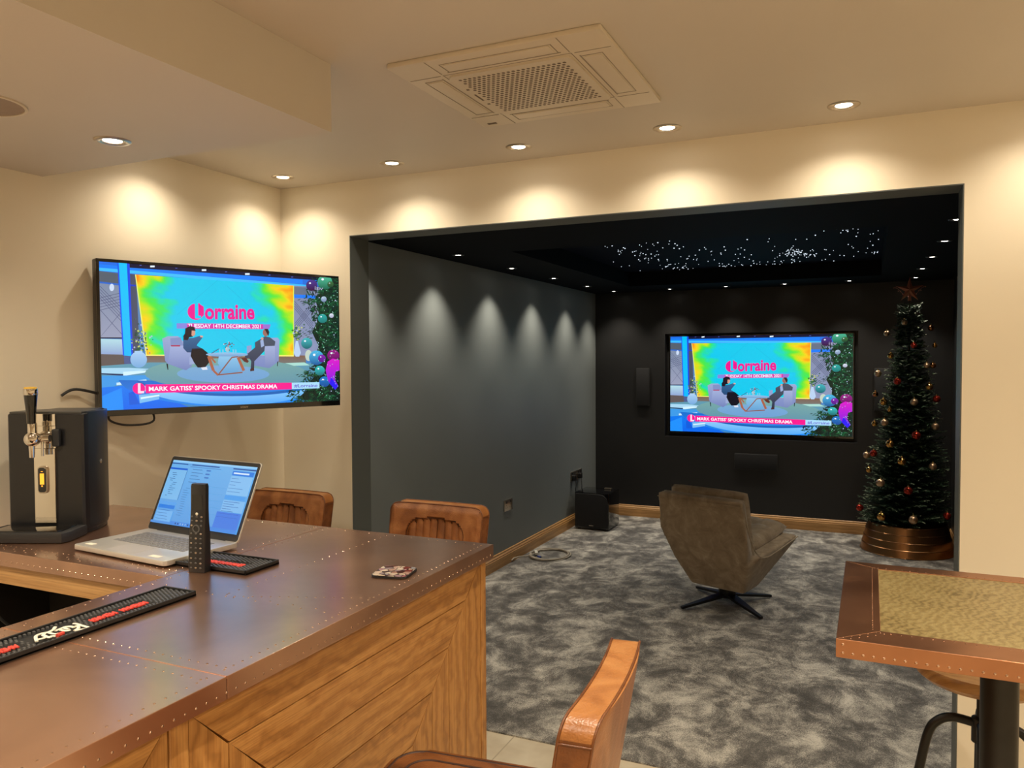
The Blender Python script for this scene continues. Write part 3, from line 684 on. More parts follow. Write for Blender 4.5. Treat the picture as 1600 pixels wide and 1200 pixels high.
    # plants and vases
    for cx, cy, sx, sy in ((345, 575, 55, 75), (1250, 530, 28, 38)):
        for k in range(90):
            x = r.gauss(cx, sx*.45); y = r.gauss(cy, sy*.55); s_ = r.uniform(3, 8)
            p.poly([(x-s_, y), (x, y-s_), (x+s_, y), (x, y+s_)], r.choice(((60, 120, 70), (40, 90, 60), (170, 180, 215), (190, 200, 110), (110, 120, 150), (35, 70, 55))), step=(k % 10 == 0))
    p.ell(329, 683, 49, 48, (165, 200, 235), (115, 165, 215)); p.poly([(305, 632), (352, 632), (352, 650), (305, 650)], (165, 200, 235))
    p.poly([(1240, 570), (1252, 570), (1268, 640), (1258, 662), (1238, 662), (1228, 640)], (180, 205, 235)); p.ell(1312, 655, 20, 32, (190, 205, 190))
    # armchairs
    cc, cd_ = (150, 165, 205), (115, 130, 185)
    p.poly([(468, 560), (500, 546), (560, 545), (590, 575), (640, 610), (642, 700), (605, 745), (500, 708), (484, 690)], cc, cd_); p.poly([(515, 603), (600, 600), (630, 620), (640, 720), (605, 745), (500, 708)], (158, 172, 212), (110, 125, 180))
    p.poly([(515, 558), (575, 552), (592, 600), (518, 605)], (125, 140, 190)); p.poly([(517, 598), (572, 597), (572, 606), (520, 606)], (170, 55, 90)); p.poly([(490, 705), (500, 708), (502, 742), (497, 742)], (25, 25, 35)); p.poly([(625, 668), (700, 668), (700, 700), (625, 712)], (150, 165, 205))
    p.poly([(1060, 556), (1135, 552), (1147, 565), (1140, 690), (1085, 730), (985, 712), (985, 655), (1060, 655)], cc, cd_); p.poly([(1062, 604), (1120, 600), (1120, 700), (1085, 730), (1062, 725)], (160, 172, 210), (115, 130, 180)); p.poly([(958, 602), (985, 596), (985, 665), (958, 668)], (140, 155, 200)); p.poly([(1131, 692), (1137, 690), (1134, 718), (1130, 718)], (25, 25, 35))
    # seated figures
    p.poly([(590, 560), (650, 555), (680, 545), (700, 542), (704, 552), (672, 592), (668, 600), (705, 620), (705, 640), (612, 640), (590, 615)], (48, 98, 145), (35, 70, 115)); p.poly([(690, 540), (706, 544), (704, 553), (688, 550)], (215, 160, 140))
    p.poly([(640, 618), (700, 616), (735, 645), (738, 700), (715, 728), (672, 728), (652, 700), (632, 660)], (12, 12, 28)); p.poly([(690, 728), (725, 724), (730, 740), (700, 742)], (215, 220, 235))
    p.poly([(603, 500), (630, 486), (655, 492), (662, 512), (645, 548), (625, 552), (615, 570), (592, 566), (590, 545), (600, 530)], (22, 14, 34)); p.poly([(640, 512), (660, 514), (660, 535), (648, 547), (638, 540)], (205, 150, 130))
    p.poly([(1040, 560), (1062, 545), (1090, 550), (1122, 575), (1118, 600), (1062, 602), (1058, 630), (1000, 690), (998, 735), (978, 735), (982, 690), (970, 670), (950, 675), (945, 660), (1005, 610), (1005, 580)], (72, 82, 100), (45, 52, 78)); p.poly([(1035, 570), (1052, 560), (1058, 600), (1040, 610)], (150, 170, 210))
    p.ell(1067, 523, 17, 22, (150, 105, 95)); p.poly([(1060, 502), (1080, 502), (1088, 520), (1082, 545), (1074, 528)], (45, 35, 40)); p.ell(1046, 558, 8, 7, (205, 155, 140)); p.poly([(922, 672), (950, 668), (968, 690), (960, 700), (940, 692)], (95, 45, 40)); p.poly([(975, 735), (997, 725), (998, 745), (975, 748)], (70, 40, 40))
    # table
    p.ell(842, 652, 122, 13, (150, 190, 225), (100, 150, 200)); p.poly([(795, 662), (905, 662), (925, 700), (900, 760), (820, 760), (788, 700)], (135, 190, 225), (95, 155, 205))
    for a, b, w_ in (((735, 662), (762, 745), 17), ((762, 745), (790, 772), 12), ((745, 664), (775, 700), 10), ((938, 745), (905, 668), 16)): p.line(a, b, w_, (165, 95, 70), True)
    for a, b in (((790, 770), (870, 668)), ((870, 668), (905, 664)), ((790, 770), (930, 755))): p.line(a, b, 7, (140, 85, 70), True)
    p.ell(845, 622, 13, 16, (150, 190, 205)); 
    for k in range(26):
        x = r.gauss(852, 16); y = r.gauss(596, 11); p.poly([(x-4, y), (x, y-4), (x+4, y), (x, y+4)], r.choice(((150, 80, 100), (60, 70, 50), (210, 190, 190), (90, 40, 60))), step=(k % 9 == 0))
    for x in (800, 818, 878, 892): p.rect(x-4, 622, x+4, 648, (120, 195, 225))
    p.line((752, 645), (796, 618), 4, (60, 70, 110), True)
    # tree on the right
    p.poly([(1482, 205), (1400, 205), (1385, 260), (1350, 330), (1372, 400), (1355, 470), (1330, 520), (1365, 600), (1345, 680), (1350, 760), (1320, 800), (1290, 860), (1240, 905), (1330, 925), (1482, 930)], (8, 40, 28), (5, 26, 22))
    for k in range(1500):
        y = r.uniform(205, 930); f = (y-205)/725
        lim = 1365-45*math.sin(f*9)-(90 if f > .9 else 0)-(40*f)
        x = r.uniform(lim-25*r.random(), 1482); s_ = r.uniform(6, 17); a_ = r.uniform(0, 6.28)
        c = r.choice(((6, 34, 22), (8, 52, 34), (14, 74, 44), (4, 22, 20), (24, 96, 58), (6, 40, 40), (10, 60, 40)))
        dx, dy = math.cos(a_)*s_, math.sin(a_)*s_
        p.poly([(x-dx, y-dy), (x-dy*.3, y+dx*.3), (x+dx, y+dy), (x+dy*.3, y-dx*.3)], c, step=(k % 60 == 0))
    for k in range(230):
        bx, by = r.choice(((1330, 345), (1320, 525), (1300, 770), (1330, 860), (1240, 905), (1400, 900))); x = r.gauss(bx, 30); y = by+r.gauss(0, 14); s_ = r.uniform(6, 13)
        p.poly([(x-s_, y+3), (x, y-2), (x+s_, y-4), (x, y+3)], r.choice(((10, 55, 34), (20, 90, 50), (8, 38, 28))), step=(k % 40 == 0))
    for x, y, rx, c, c2 in ((1330, 250, 32, (70, 50, 140), (55, 5, 50)), (1405, 232, 42, (70, 175, 140), (15, 90, 70)), (1388, 442, 26, (40, 165, 160), (20, 110, 110)), (1296, 585, 32, (60, 175, 185), (15, 95, 105)), (1350, 668, 42, (70, 180, 225), (20, 80, 150)), (1368, 742, 28, (50, 190, 190), (20, 100, 110)), (1445, 655, 34, (150, 20, 130), (90, 5, 90)), (1393, 805, 30, (20, 120, 195), (15, 70, 150)), (1380, 672, 22, (130, 30, 170), (80, 10, 130)), (1396, 330, 16, (170, 190, 215), (110, 130, 170)), (1438, 425, 13, (215, 220, 235), (160, 160, 190)), (1435, 245, 18, (60, 110, 60), (20, 60, 40))):
        p.ell(x, y, rx, rx, c, c2); p.ell(x-rx*.3, y-rx*.4, rx*.18, rx*.16, (230, 240, 250), step=True)
    p.poly([(1412, 690), (1440, 672), (1478, 680), (1478, 740), (1455, 748), (1450, 790), (1470, 830), (1452, 852), (1412, 800), (1400, 740)], (215, 20, 195), (70, 20, 225)); p.poly([(1430, 780), (1468, 830), (1450, 850), (1420, 815)], (40, 20, 235))
    for k in range(120):
        x = r.uniform(1345, 1475); y = r.uniform(260, 900); p.rect(x-2.5, y-2.5, x+2.5, y+2.5, r.choice(((180, 220, 250), (120, 200, 170), (200, 210, 255)))) if k % 12 == 0 else p.poly([(x-2, y-2), (x+2, y-2), (x+2, y+2), (x-2, y+2)], (150, 205, 190), step=False)
    p.text('itv', 1344, 1392, (275, 279), .030, (165, 165, 195), .0)
    # captions
    p.poly([(360, 829), (1205, 812), (1205, 850), (362, 880)], (248, 20, 140)); p.ell(322, 853, 37, 33, (245, 20, 140)); p.poly([(316, 822), (331, 822), (331, 868), (352, 867), (352, 880), (316, 881)], (250, 215, 235))
    p.text("MARK GATISS' SPOOKY CHRISTMAS DRAMA", 380, 1122, (867, 845), .0300, (250, 240, 250), .022)
    p.poly([(1205, 812), (1362, 808), (1362, 843), (1205, 850)], (165, 215, 245)); p.text('#Lorraine', 1218, 1350, (840, 836), .0265, (95, 75, 195), .012)
    return p.done('screen', parent, M['screen'])

def word(txt, cap, width, m, name, parent, mtx, depth=.0004, bold=0.01):
    """raised lettering lying in the local XZ plane; mtx places it in the parent's frame"""
    cu = bpy.data.curves.new('t', 'FONT'); cu.body = txt; cu.offset = bold; cu.resolution_u = 2; cu.extrude = .02
    ob = bpy.data.objects.new('t', cu); C.objects.link(ob); me = bpy.data.meshes.new_from_object(ob)
    bm = new(); bm.from_mesh(me); xs = [v.co.x for v in bm.verts]; a, b = min(xs), max(xs)
    for v in bm.verts: v.co = Vector(((v.co.x-(a+b)/2)*width/(b-a), -v.co.z/.02*depth, (v.co.y-.345)*cap/.69))
    bmesh.ops.transform(bm, matrix=mtx, verts=bm.verts[:])
    bpy.data.objects.remove(ob); bpy.data.curves.remove(cu); bpy.data.meshes.remove(me)
    return fin(name, bm, m, parent)
# wall television, swung off the left wall towards the bar
TW, TH_ = .970, .565
ang = 0.406; lx, ly, tzc = -2.507, -1.027, 1.672
cx_, cy_ = lx+math.sin(ang)*TW/2, ly+math.cos(ang)*TW/2
rz = math.pi/2-ang
t = thing('wall_television', 'large flat television angled out from the cream wall, showing a talk show', 'television', (cx_, cy_, tzc), rz)
bm = new(); box(bm, -TW/2, TW/2, .0, .045, -TH_/2, TH_/2, .003); fin('casing', bm, M['black'], t, 30)
bm = new(); bz = .011; bb = .022
box(bm, -TW/2, TW/2, -.004, .0005, TH_/2-bz, TH_/2, .001, 1); box(bm, -TW/2, TW/2, -.004, .0005, -TH_/2, -TH_/2+bb, .001, 1)
box(bm, -TW/2, -TW/2+bz, -.004, .0005, -TH_/2+bb, TH_/2-bz); box(bm, TW/2-bz, TW/2, -.004, .0005, -TH_/2+bb, TH_/2-bz)
fin('bezel', bm, M['blackgloss'], t)
sw, sh = TW-2*bz, TH_-bz-bb
sc_ = tv_picture(t, sw, sh); sc_.location = (0, -.0006, (bb-bz)/2)
sc_['label'] = 'lit picture of a talk show studio'
word('SONY', .006, .032, M['nickel'], 'maker_badge', t, Matrix.Translation((0.05, -.0045, -TH_/2+.011)))
bm = new(); box(bm, -.2, .2, .045, .06, -.13, .13, .004); fin('mount_plate', bm, M['darkmetal'], t)
bm = new()
inv = MW[t.name].inverted()
wp = inv @ Vector((XL+.012, -.45, tzc)); box(bm, -.02, .02, .06, .075, -.06, .06)
tube(bm, [(0, .07, .03), tuple(wp+Vector((0, 0, .03)))], .014, 8); tube(bm, [(0, .07, -.03), tuple(wp+Vector((0, 0, -.03)))], .014, 8); fin('mount_arm', bm, M['darkmetal'], t)
bm = new(); tube(bm, [inv @ Vector(q) for q in smoothpath([(-2.50, -.98, 1.42), (-2.512, -.98, 1.375), (-2.49, -.92, 1.352), (-2.45, -.84, 1.365), (-2.47, -.86, 1.45)])], .004); tube(bm, [inv @ Vector(q) for q in smoothpath([(-2.545, -1.14, 1.47), (-2.535, -1.09, 1.49), (-2.51, -.98, 1.46)])], .005)
fin('power_lead', bm, M['blkcable'], t)

# recessed cinema television
t = thing('recessed_television', 'big flat television recessed in the black cinema wall, showing a talk show', 'television', ((NX0+NX1)/2+.002, CY+.040, (NZ0+NZ1)/2+.008))
W2, H2 = 1.668, .955
bm = new(); box(bm, -W2/2, W2/2, .0, .055, -H2/2, H2/2, .003); fin('casing', bm, M['black'], t, 30)
bm = new(); bz = .010; bb = .018
box(bm, -W2/2, W2/2, -.004, .0005, H2/2-bz, H2/2); box(bm, -W2/2, W2/2, -.004, .0005, -H2/2, -H2/2+bb); box(bm, -W2/2, -W2/2+bz, -.004, .0005, -H2/2+bb, H2/2-bz); box(bm, W2/2-bz, W2/2, -.004, .0005, -H2/2+bb, H2/2-bz)
fin('bezel', bm, M['blackgloss'], t)
o = sc_.copy(); C.objects.link(o); o.parent = t; o.scale = ((W2-2*bz)/sw, 1, (H2-bz-bb)/sh); o.location = (0, -.0006, (bb-bz)/2)
bm = new(); box(bm, -.25, .25, .055, .058, -.2, .2); fin('wall_bracket', bm, M['darkmetal'], t)

# ---------------------------------------------------------------- speakers, subwoofer, sockets
def wallspk(x0, x1, z0, z1, label):
    t = thing('wall_speaker', label, 'speaker', ((x0+x1)/2, CY, (z0+z1)/2), 0, 'black speakers on the cinema wall')
    a, b = (x1-x0)/2, (z1-z0)/2
    bm = new(); box(bm, -a, a, -.020, 0, -b, b, .003); fin('frame', bm, M['blackmatt'], t, 30)
    bm = new(); box(bm, -a+.006, a-.006, -.024, -.019, -b+.006, b-.006, .002); fin('grille', bm, M['cloth_blk'], t, 30)
wallspk(-2.120, -1.985, 1.115, 1.492, 'upright black wall speaker left of the recessed television')
wallspk(-1.165, -.775, .535, .685, 'wide black centre speaker below the recessed television')
wallspk(.035, .17, 1.115, 1.492, 'upright black wall speaker half hidden by the christmas tree')
t = thing('subwoofer', 'gloss black cube subwoofer on the carpet by the grey-blue wall', 'speaker', (-2.325, 4.03, .006))
bm = new(); box(bm, -.165, .165, -.15, .17, .012, .345, .006); fin('cabinet', bm, M['blackgloss'], t, 30)
bm = new()
pl = [(-.155, .03), (.155, .03), (.155, .26)]+[(.155-.075+.075*math.cos(R(a)), .26+.075*math.sin(R(a))) for a in range(0, 91, 10)]+[(-.155, .335)]
prism(bm, pl, 0, .014, Matrix(((1, 0, 0, 0), (0, 0, -1, -.150), (0, 1, 0, 0), (0, 0, 0, 1))), .002); fin('front_grille', bm, M['cloth_blk'], t, 30)
bm = new(); box(bm, -.02, .02, -.1665, -.164, .042, .047); fin('badge', bm, M['nickel'], t)
for sx in (-1, 1):
    for sy in (-.12, .14):
        bm = new(); lathe(bm, [(0, 0), (.015, 0), (.015, .013), (0, .013)], 12, (sx*.13, sy, 0)); fin('foot', bm, M['rubber'], t)
t2 = tag(fin('remote_control', (lambda b: (box(b, -.02, .05, -.09, -.05, 0, .014, .004), b)[1])(new()), M['nickel'], loc=None), 'small silver item lying on top of the black subwoofer', 'remote control'); t2.location = (-2.26, 4.20, .351)
def socket(y, z, label, n=1, plugs=()):
    t = thing('wall_socket', label, 'socket', (CXL, y, z), 0, 'metal sockets on the grey-blue wall')
    bm = new(); box(bm, 0, .007, -.073, .073, -.043, .043, .002); fin('face_plate', bm, M['nickel'], t, 30)
    for sy in (-.036, .036):
        bm = new(); box(bm, .0065, .010, sy-.008, sy+.008, .016, .034, .001); fin('switch', bm, M['black'], t)
        bm = new()
        for dy, dz in ((0, 0.002), (-.011, -.018), (.011, -.018)): box(bm, .0066, .0074, sy+dy-.003, sy+dy+.003, dz-.004, dz+.004)
        fin('pin_holes', bm, M['black'], t)
    return t
socket(2.53, .457, 'square metal double socket alone on the grey-blue wall')
socket(4.0, .478, 'metal double socket behind the plugs above the subwoofer, nearer one'); socket(4.155, .478, 'metal double socket behind the plugs above the subwoofer, farther one')
for y, lb in ((3.965, 'black plug with lead in the nearer socket above the subwoofer'), (4.13, 'black plug with lead in the farther socket above the subwoofer')):
    t = thing('power_plug', lb, 'plug', (CXL+.007, y, .468), 0, 'plugs above the subwoofer')
    bm = new(); prism(bm, rrect(-.022, .022, -.026, .026, .008, 3), 0, .034, Matrix.Rotation(R(90), 4, 'Y') @ Matrix.Rotation(R(90), 4, 'Z'), .004); fin('body', bm, M['black'], t, 40)
    bm = new(); tube(bm, smoothpath([(.03, 0, -.02), (.035, .0, -.06), (.015, .05, -.14), (.02, .10, -.24), (.02, .12, -.40)] if y < 4 else [(.03, 0, -.02), (.04, -.02, -.07), (.03, .01, -.13), (.015, .03, -.25), (.02, .04, -.40)]), .0035); fin('lead', bm, M['blkcable'], t, 60)
# coiled lead on the carpet
t = thing('coiled_cable', 'coiled grey cable lying on the carpet by the skirting', 'cable', (-2.33, 2.85, .006))
pts_ = []
for k in range(3*28):
    a = 2*math.pi*k/28+2.6; q = .150+.012*math.sin(k*.31)+.004*(k//28); pts_.append((q*math.cos(a)*1.0, q*1.15*math.sin(a), .006+.006*(k//28)))
pts_ += [(-.13, -.10, .012), (-.165, -.13, .012), (-.185, -.20, .02), (-.197, -.26, .022), (-.199, -.30, .012)]
bm = new(); tube(bm, pts_, .0052, 8); fin('cord', bm, M['cable'], t, 80)
bm = new(); box(bm, -.045, .045, -.013, .013, 0, .018, .004, mtx=Matrix.Translation((-.105, -.03, .016)) @ Matrix.Rotation(R(-62), 4, 'Z')); fin('plug', bm, M['whiteplug'], t, 40)
bm = new(); box(bm, -.018, .018, -.008, .008, 0, .010, .002, mtx=Matrix.Translation((-.035, -.135, .016)) @ Matrix.Rotation(R(-25), 4, 'Z')); fin('connector', bm, M['blueplug'], t, 40)

# ---------------------------------------------------------------- leather bar stools
def back_slab(seams=True, front='lea_far', top='lea_top'):
    """curved padded backrest; channels on the sitter's side (+Y)"""
    bm = new(); nx, nz = 150, 40; W_, Z0, Z1, T = .197, .72, 1.046, .052
    def halfw(z):
        r = .034; d = Z1-z
        w_ = W_-.010*(1-(z-Z0)/(Z1-Z0))
        return w_ if d >= r else w_-r+math.sqrt(max(0, r*r-(r-d)**2))
    def arch(x, cx=.122):
        r = .05; a = abs(x)
        if a > cx: return 0
        z = Z1-.050-.012*(a/cx)**2
        return z if a < cx-r else z-r+math.sqrt(max(0, r*r-(a-cx+r)**2))
    def groove(x, z):
        g = 0.
        az = arch(x)
        pad = .007*min(1, min((W_-abs(x))/.02, (Z1-z)/.02))
        if az and z < az:
            k = ((x+.122)/.0305) % 1.; g = -.010+.010*math.sin(math.pi*k)**.6
            g *= min(1, (az-z)/.01); g -= .004
            return g
        return pad
    def fy(x, z): return -.205+.30*x*x-(z-.72)*.17
    F = []; B_ = []
    for j in range(nz+1):
        z = Z0+(Z1-Z0)*(1-(1-j/nz)**1.15); hw = halfw(z)
        F.append([]); B_.append([])
        for i in range(nx+1):
            x = hw*(2*i/nx-1)
            F[-1].append(bm.verts.new((x, fy(x, z)+groove(x, z), z))); B_[-1].append(bm.verts.new((x*1.0, fy(x, z)-T-.006*(1-(2*i/nx-1)**4), z)))
    def strip(a, b, c, d, mi=0):
        f = bm.faces.new((a, b, c, d)); f.material_index = mi
    for j in range(nz):
        for i in range(nx):
            strip(F[j][i], F[j][i+1], F[j+1][i+1], F[j+1][i]); strip(B_[j][i+1], B_[j][i], B_[j+1][i], B_[j+1][i+1], 0)
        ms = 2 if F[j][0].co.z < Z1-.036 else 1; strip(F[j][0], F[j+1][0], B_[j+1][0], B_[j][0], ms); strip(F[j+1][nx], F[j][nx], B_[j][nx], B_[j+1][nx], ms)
    for i in range(nx):
        strip(F[0][i+1], F[0][i], B_[0][i], B_[0][i+1], 0); strip(F[nz][i], F[nz][i+1], B_[nz][i+1], B_[nz][i], 1)
    outline = []
    for j in range(2, nz+1): outline.append((-halfw(Z0+(Z1-Z0)*(1-(1-j/nz)**1.15)), Z0+(Z1-Z0)*(1-(1-j/nz)**1.15)))
    hw = halfw(Z1-1e-5)
    top_ = [(-hw+2*hw*i/24, Z1) for i in range(1, 24)]
    outline = outline+top_+[(-x, z) for x, z in outline[::-1]]
    sm = new()
    tube(sm, [(x*1.002, fy(x, z)+.001, z+.0005) for x, z in outline], .0024, 6); tube(sm, [(x*1.002, fy(x, z)-T-.001, z+.0005) for x, z in outline], .0024, 6)
    th = new()
    if seams:
        av = [(x, arch(x)) for x in [-.1215+.243*i/40 for i in range(41)]]
        tube(th, [(-.1225, fy(.1225, .74)+.006, .74)]+[(x, fy(x, z)+.003, z) for x, z in av]+[(.1225, fy(.1225, .74)+.006, .74)], .0013, 6)
        for k in range(1, 8):
            x = -.122+.0305*k; zt = arch(x)-.004
            tube(th, [(x, fy(x, .73)-.0135, .73), (x, fy(x, zt-.012)-.0135, zt-.012), (x, fy(x, zt)-.002, zt)], .0013, 6)
        for s_ in (-1, 1): tube(th, [(s_*.109, fy(.109, arch(.109))+.005, arch(.109)), (s_*.186, fy(.186, Z1-.012)+.003, Z1-.012)], .0014, 6)
    for s_ in (-1, 1):
        z = Z1-.036; x = s_*halfw(z)*1.004
        tube(sm, [(x, fy(x, z)+.001, z), (x, fy(x, z)-T-.001, z)], .0018, 6)
    return bm, sm, th
def make_stool(label, group, loc, rot):
    t = thing('bar_stool', label, 'bar stool', loc, rot, group)
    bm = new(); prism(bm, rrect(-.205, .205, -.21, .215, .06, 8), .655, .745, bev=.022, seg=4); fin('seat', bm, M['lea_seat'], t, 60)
    bm = new(); q = rrect(-.196, .196, -.201, .206, .055, 8); tube(bm, [(x, y, .742) for x, y in q], .0045, 6, closed=True); q = rrect(-.165, .165, -.17, .17, .045, 8); tube(bm, [(x, y, .7445) for x, y in q], .003, 6, closed=True); fin('piping', bm, M['thread'], t, 80)
    b, s_, th = back_slab()
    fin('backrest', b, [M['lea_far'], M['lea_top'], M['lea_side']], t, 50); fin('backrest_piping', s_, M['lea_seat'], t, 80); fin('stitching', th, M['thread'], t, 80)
    for sx in (-1, 1): bm = new(); box(bm, sx*.12-.02, sx*.12+.02, -.245, -.225, .60, .80); fin('back_bracket', bm, M['darkmetal'], t)
    bm = new(); box(bm, -.16, .16, -.16, .16, .635, .656); fin('seat_frame', bm, M['darkmetal'], t)
    for sx in (-1, 1):
        for sy in (-1, 1):
            bm = new(); tube(bm, [(sx*.15, sy*.15, .65), (sx*.20, sy*.20, 0.001)], .013, 8); fin('leg', bm, M['darkmetal'], t, 60)
    k = .185; bm = new(); tube(bm, [(-k, -k, .25), (k, -k, .25), (k, k, .25), (-k, k, .25)], .009, 8, closed=True); fin('foot_rail', bm, M['darkmetal'], t)
    return t
GS = 'tan leather bar stools round the bar'
s0 = make_stool('tan leather bar stool behind the far bar top, right one near the bar corner', GS, (-1.468, -.68, 0), math.pi)
dup(s0, (-2.172, -.68, 0), math.pi, 'tan leather bar stool behind the laptop, against the cream wall', GS)
dup(s0, (-.684, -1.700, 0), math.pi/2+R(5.8), 'tan leather bar stool in the foreground, seen from behind beside the oak bar', GS)

# ---------------------------------------------------------------- beer dispenser
t = thing('beer_dispenser', 'black countertop beer dispenser with chrome tap at the left end of the bar', 'beer dispenser', (-2.305, -1.368, BZ+.001), R(23.6))
def plan(k=1., back=.30):
    P_ = [(-.118, .006), (-.112, .0), (.112, 0), (.118, .006), (.120, .02)]
    rb = [(.122, .06), (.119, .11), (.108, .155), (.086, .195), (.053, .222), (.02, .232)]
    P_ += [(x, y) for x, y in rb]+[(-x, y) for x, y in rb[::-1]]+[(-.120, .02)]
    return [(x*k, .11+(y-.11)*k) for x, y in P_]
bm = new(); prism(bm, plan(.97), 0.0, .012); prism(bm, plan(1.), .010, .372, bev=.007, seg=3); fin('body', bm, M['black'], t, 35)
M['sidepanel'] = mat('blue_black_panel', (.028, .034, .042), .33, .35, var=.03)
for sx in (-1, 1):
    bm = new(); q = [(.1205, .025), (.1237, .06), (.1207, .111), (.1098, .157), (.0878, .197), (.056, .224)]; inn = [(x-.006, y-.003) for x, y in q][::-1]
    prism(bm, [(sx*x, y) for x, y in q+inn], .022, .376, bev=.0015); fin('side_panel', bm, M['sidepanel'], t, 40)
bm = new(); box(bm, -.112, .112, .004, .12, .371, .378, .002); box(bm, -.075, .075, .12, .20, .371, .378, .002); fin('lid', bm, mat('dark_grey_lid', (.05, .048, .045), .4), t, 30)
bm = new()
box(bm, -.040, .036, -.006, .002, .335, .372, .001); box(bm, -.032, .034, -.007, .002, .035, .266, .0015); box(bm, -.036, .036, -.005, .002, .266, .335, .001)
fin('chrome_strip', bm, M['chrome'], t)
bm = new(); mx_ = Matrix.Rotation(R(90), 4, 'X')
lathe(bm, [(0, .062), (.012, .060), (.020, .052), (.0235, .040), (.020, .026), (.014, .02), (.014, 0), (0, 0)], 24, mtx=Matrix.Translation((-.012, -.004, .298)) @ mx_)
lathe(bm, [(0, .052), (.011, .05), (.013, .045), (.013, .010), (0, .01)], 20, mtx=Matrix.Translation((-.012, -.042, .298)))
lathe(bm, [(0, -.055), (.0075, -.055), (.009, -.02), (.009, 0), (0, 0)], 16, (-.012, -.046, .298)); lathe(bm, [(0, -.045), (.004, -.045), (.004, 0), (0, 0)], 10, (.010, -.03, .290))
tube(bm, [(-.012, -.03, .298), (.034, -.03, .300)], [.012, .010], 12)
tp = fin('tap', bm, M['chrome'], t, 50)
bm = new(); box(bm, .030, .054, -.018, -.004, .272, .326, .005); fin('release_button', bm, M['blackmatt'], t)
bm = new(); lathe(bm, [(0, 0), (.0125, 0), (.0135, .03), (.0185, .085), (.0185, .088), (0, .088)], 20, (-.012, -.046, .346)); hd = fin('tap_handle', bm, M['blackgloss'], t, 50)
bm = new(); lathe(bm, [(.0186, 0), (.0198, .002), (.0198, .017), (.0186, .019), (0, .019)], 20, (-.012, -.046, .432)); fin('chrome_band', bm, M['chrome'], hd, 50)
bm = new(); lathe(bm, [(0, 0), (.018, 0), (.017, .004), (0, .006)], 20, (-.012, -.046, .451)); fin('yellow_cap', bm, M['yellow'], hd, 50)
bm = new(); mz = Matrix(((1, 0, 0, 0), (0, 0, -1, -.006), (0, 1, 0, 0), (0, 0, 0, 1)))
prism(bm, rrect(-.018, .012, .128, .212, .010, 5), 0, .008, mz, .002); ds = fin('display', bm, M['nickel'], t, 40)
bm = new(); prism(bm, rrect(-.015, .009, .132, .208, .008, 5), .0078, .009, mz); fin('display_face', bm, M['blackgloss'], ds)
bm = new(); box(bm, -.0095, .0035, -.0155, -.0148, .156, .190); box(bm, -.006, .0, -.0155, -.0148, .195, .197); box(bm, -.005, -.001, -.0155, -.0148, .149, .153); fin('amber_readout', bm, M['amber'], ds)
bm = new(); tr = [(-.125, .0), (-.13, -.10), (-.118, -.125), (.118, -.125), (.13, -.10), (.125, 0)]
prism(bm, tr, 0, .030, bev=.005, seg=2); fin('drip_tray', bm, M['blackmatt'], t, 35)
bm = new(); prism(bm, [(-.10, -.012), (-.105, -.095), (-.098, -.108), (.098, -.108), (.105, -.095), (.10, -.012)], .0295, .0325, bev=.001)
fin('drip_grille', bm, M['blackgloss'], t, 35)
bm = new(); ico(bm, (.1225, .09, .215), .006, 2, (.25, 1, 1.3)); fin('side_badge', bm, M['chrome'], t, 60)

# ---------------------------------------------------------------- laptop
LR = R(-5)
t = thing('laptop', 'open silver laptop with a blue-lit screen on the bar', 'laptop', (-1.832, -1.374, BZ+.0005), LR)
lw, ld = .398, .240
bm = new(); prism(bm, rrect(-lw/2, lw/2, -ld/2, ld/2, .012, 4), .004, .018, bev=.003); fin('base', bm, M['silver'], t, 40)
bm = new()
for x in (-.15, .15):
    for y in (-.09, .09): box(bm, x-.02, x+.02, y-.006, y+.006, 0, .005)
fin('feet', bm, M['rubber'], t)
ky = new(); rowsK = [(13, .0), (13, .004), (13, .008), (12, .012), (11, .016)]
for r_i, (n, off) in enumerate(rowsK):
    y = .070-r_i*.0185
    for k in range(15):
        x = -.150+k*.0202+off*.4
        if x > .155: continue
        box(ky, x, x+.0172, y-.008, y+.008, .0178, .0192, .0008, 1)
y = .070-5*.0185
for a, b in ((-.150, -.13), (-.127, -.11), (-.107, -.09), (-.087, .01), (.014, .034), (.038, .058), (.062, .082), (.086, .106), (.11, .13), (.134, .154)): box(ky, a, b, y-.008, y+.008, .0178, .0192, .0008, 1)
o = fin('keyboard', ky, M['keys'], t)
bm = new(); prism(bm, rrect(-.062, .052, -.112, -.042, .004, 3), .0175, .0184); fin('trackpad', bm, M['trackpad'], t)
bm = new(); box(bm, -.172, -.140, -.100, -.085, .0175, .0184); box(bm, .11, .15, -.104, -.088, .0175, .0184); fin('stickers', bm, M['whitepaint'], t)
tilt = R(-24)
HM = Matrix.Translation((0, ld/2-.004, .016)) @ Matrix.Rotation(tilt, 4, 'X')
bm = new(); prism(bm, rrect(-lw/2, lw/2, 0.0, .236, .010, 4), -.004, .002, HM @ Matrix(((1, 0, 0, 0), (0, 0, -1, 0), (0, 1, 0, 0), (0, 0, 0, 1))), .0015); lid = fin('lid', bm, M['silver'], t, 40)
bm = new(); prism(bm, rrect(-lw/2+.002, lw/2-.002, .002, .234, .009, 4), .0018, .0026, HM @ Matrix(((1, 0, 0, 0), (0, 0, -1, 0), (0, 1, 0, 0), (0, 0, 0, 1)))); fin('screen_bezel', bm, M['blackmatt'], lid)
bm = new(); tube(bm, [(-.15, ld/2-.004, .014), (.15, ld/2-.004, .014)], .006, 10); fin('hinge', bm, M['blackmatt'], t, 60)
QL = [(345, 165), (1322, 240), (1047, 1003), (62, 888)]
p = Pic(.374, .200, QL, .00008)
p.poly([(0, 0), (1, 0), (1, 1), (0, 1)], (105, 170, 225), (85, 150, 215), raw=True)
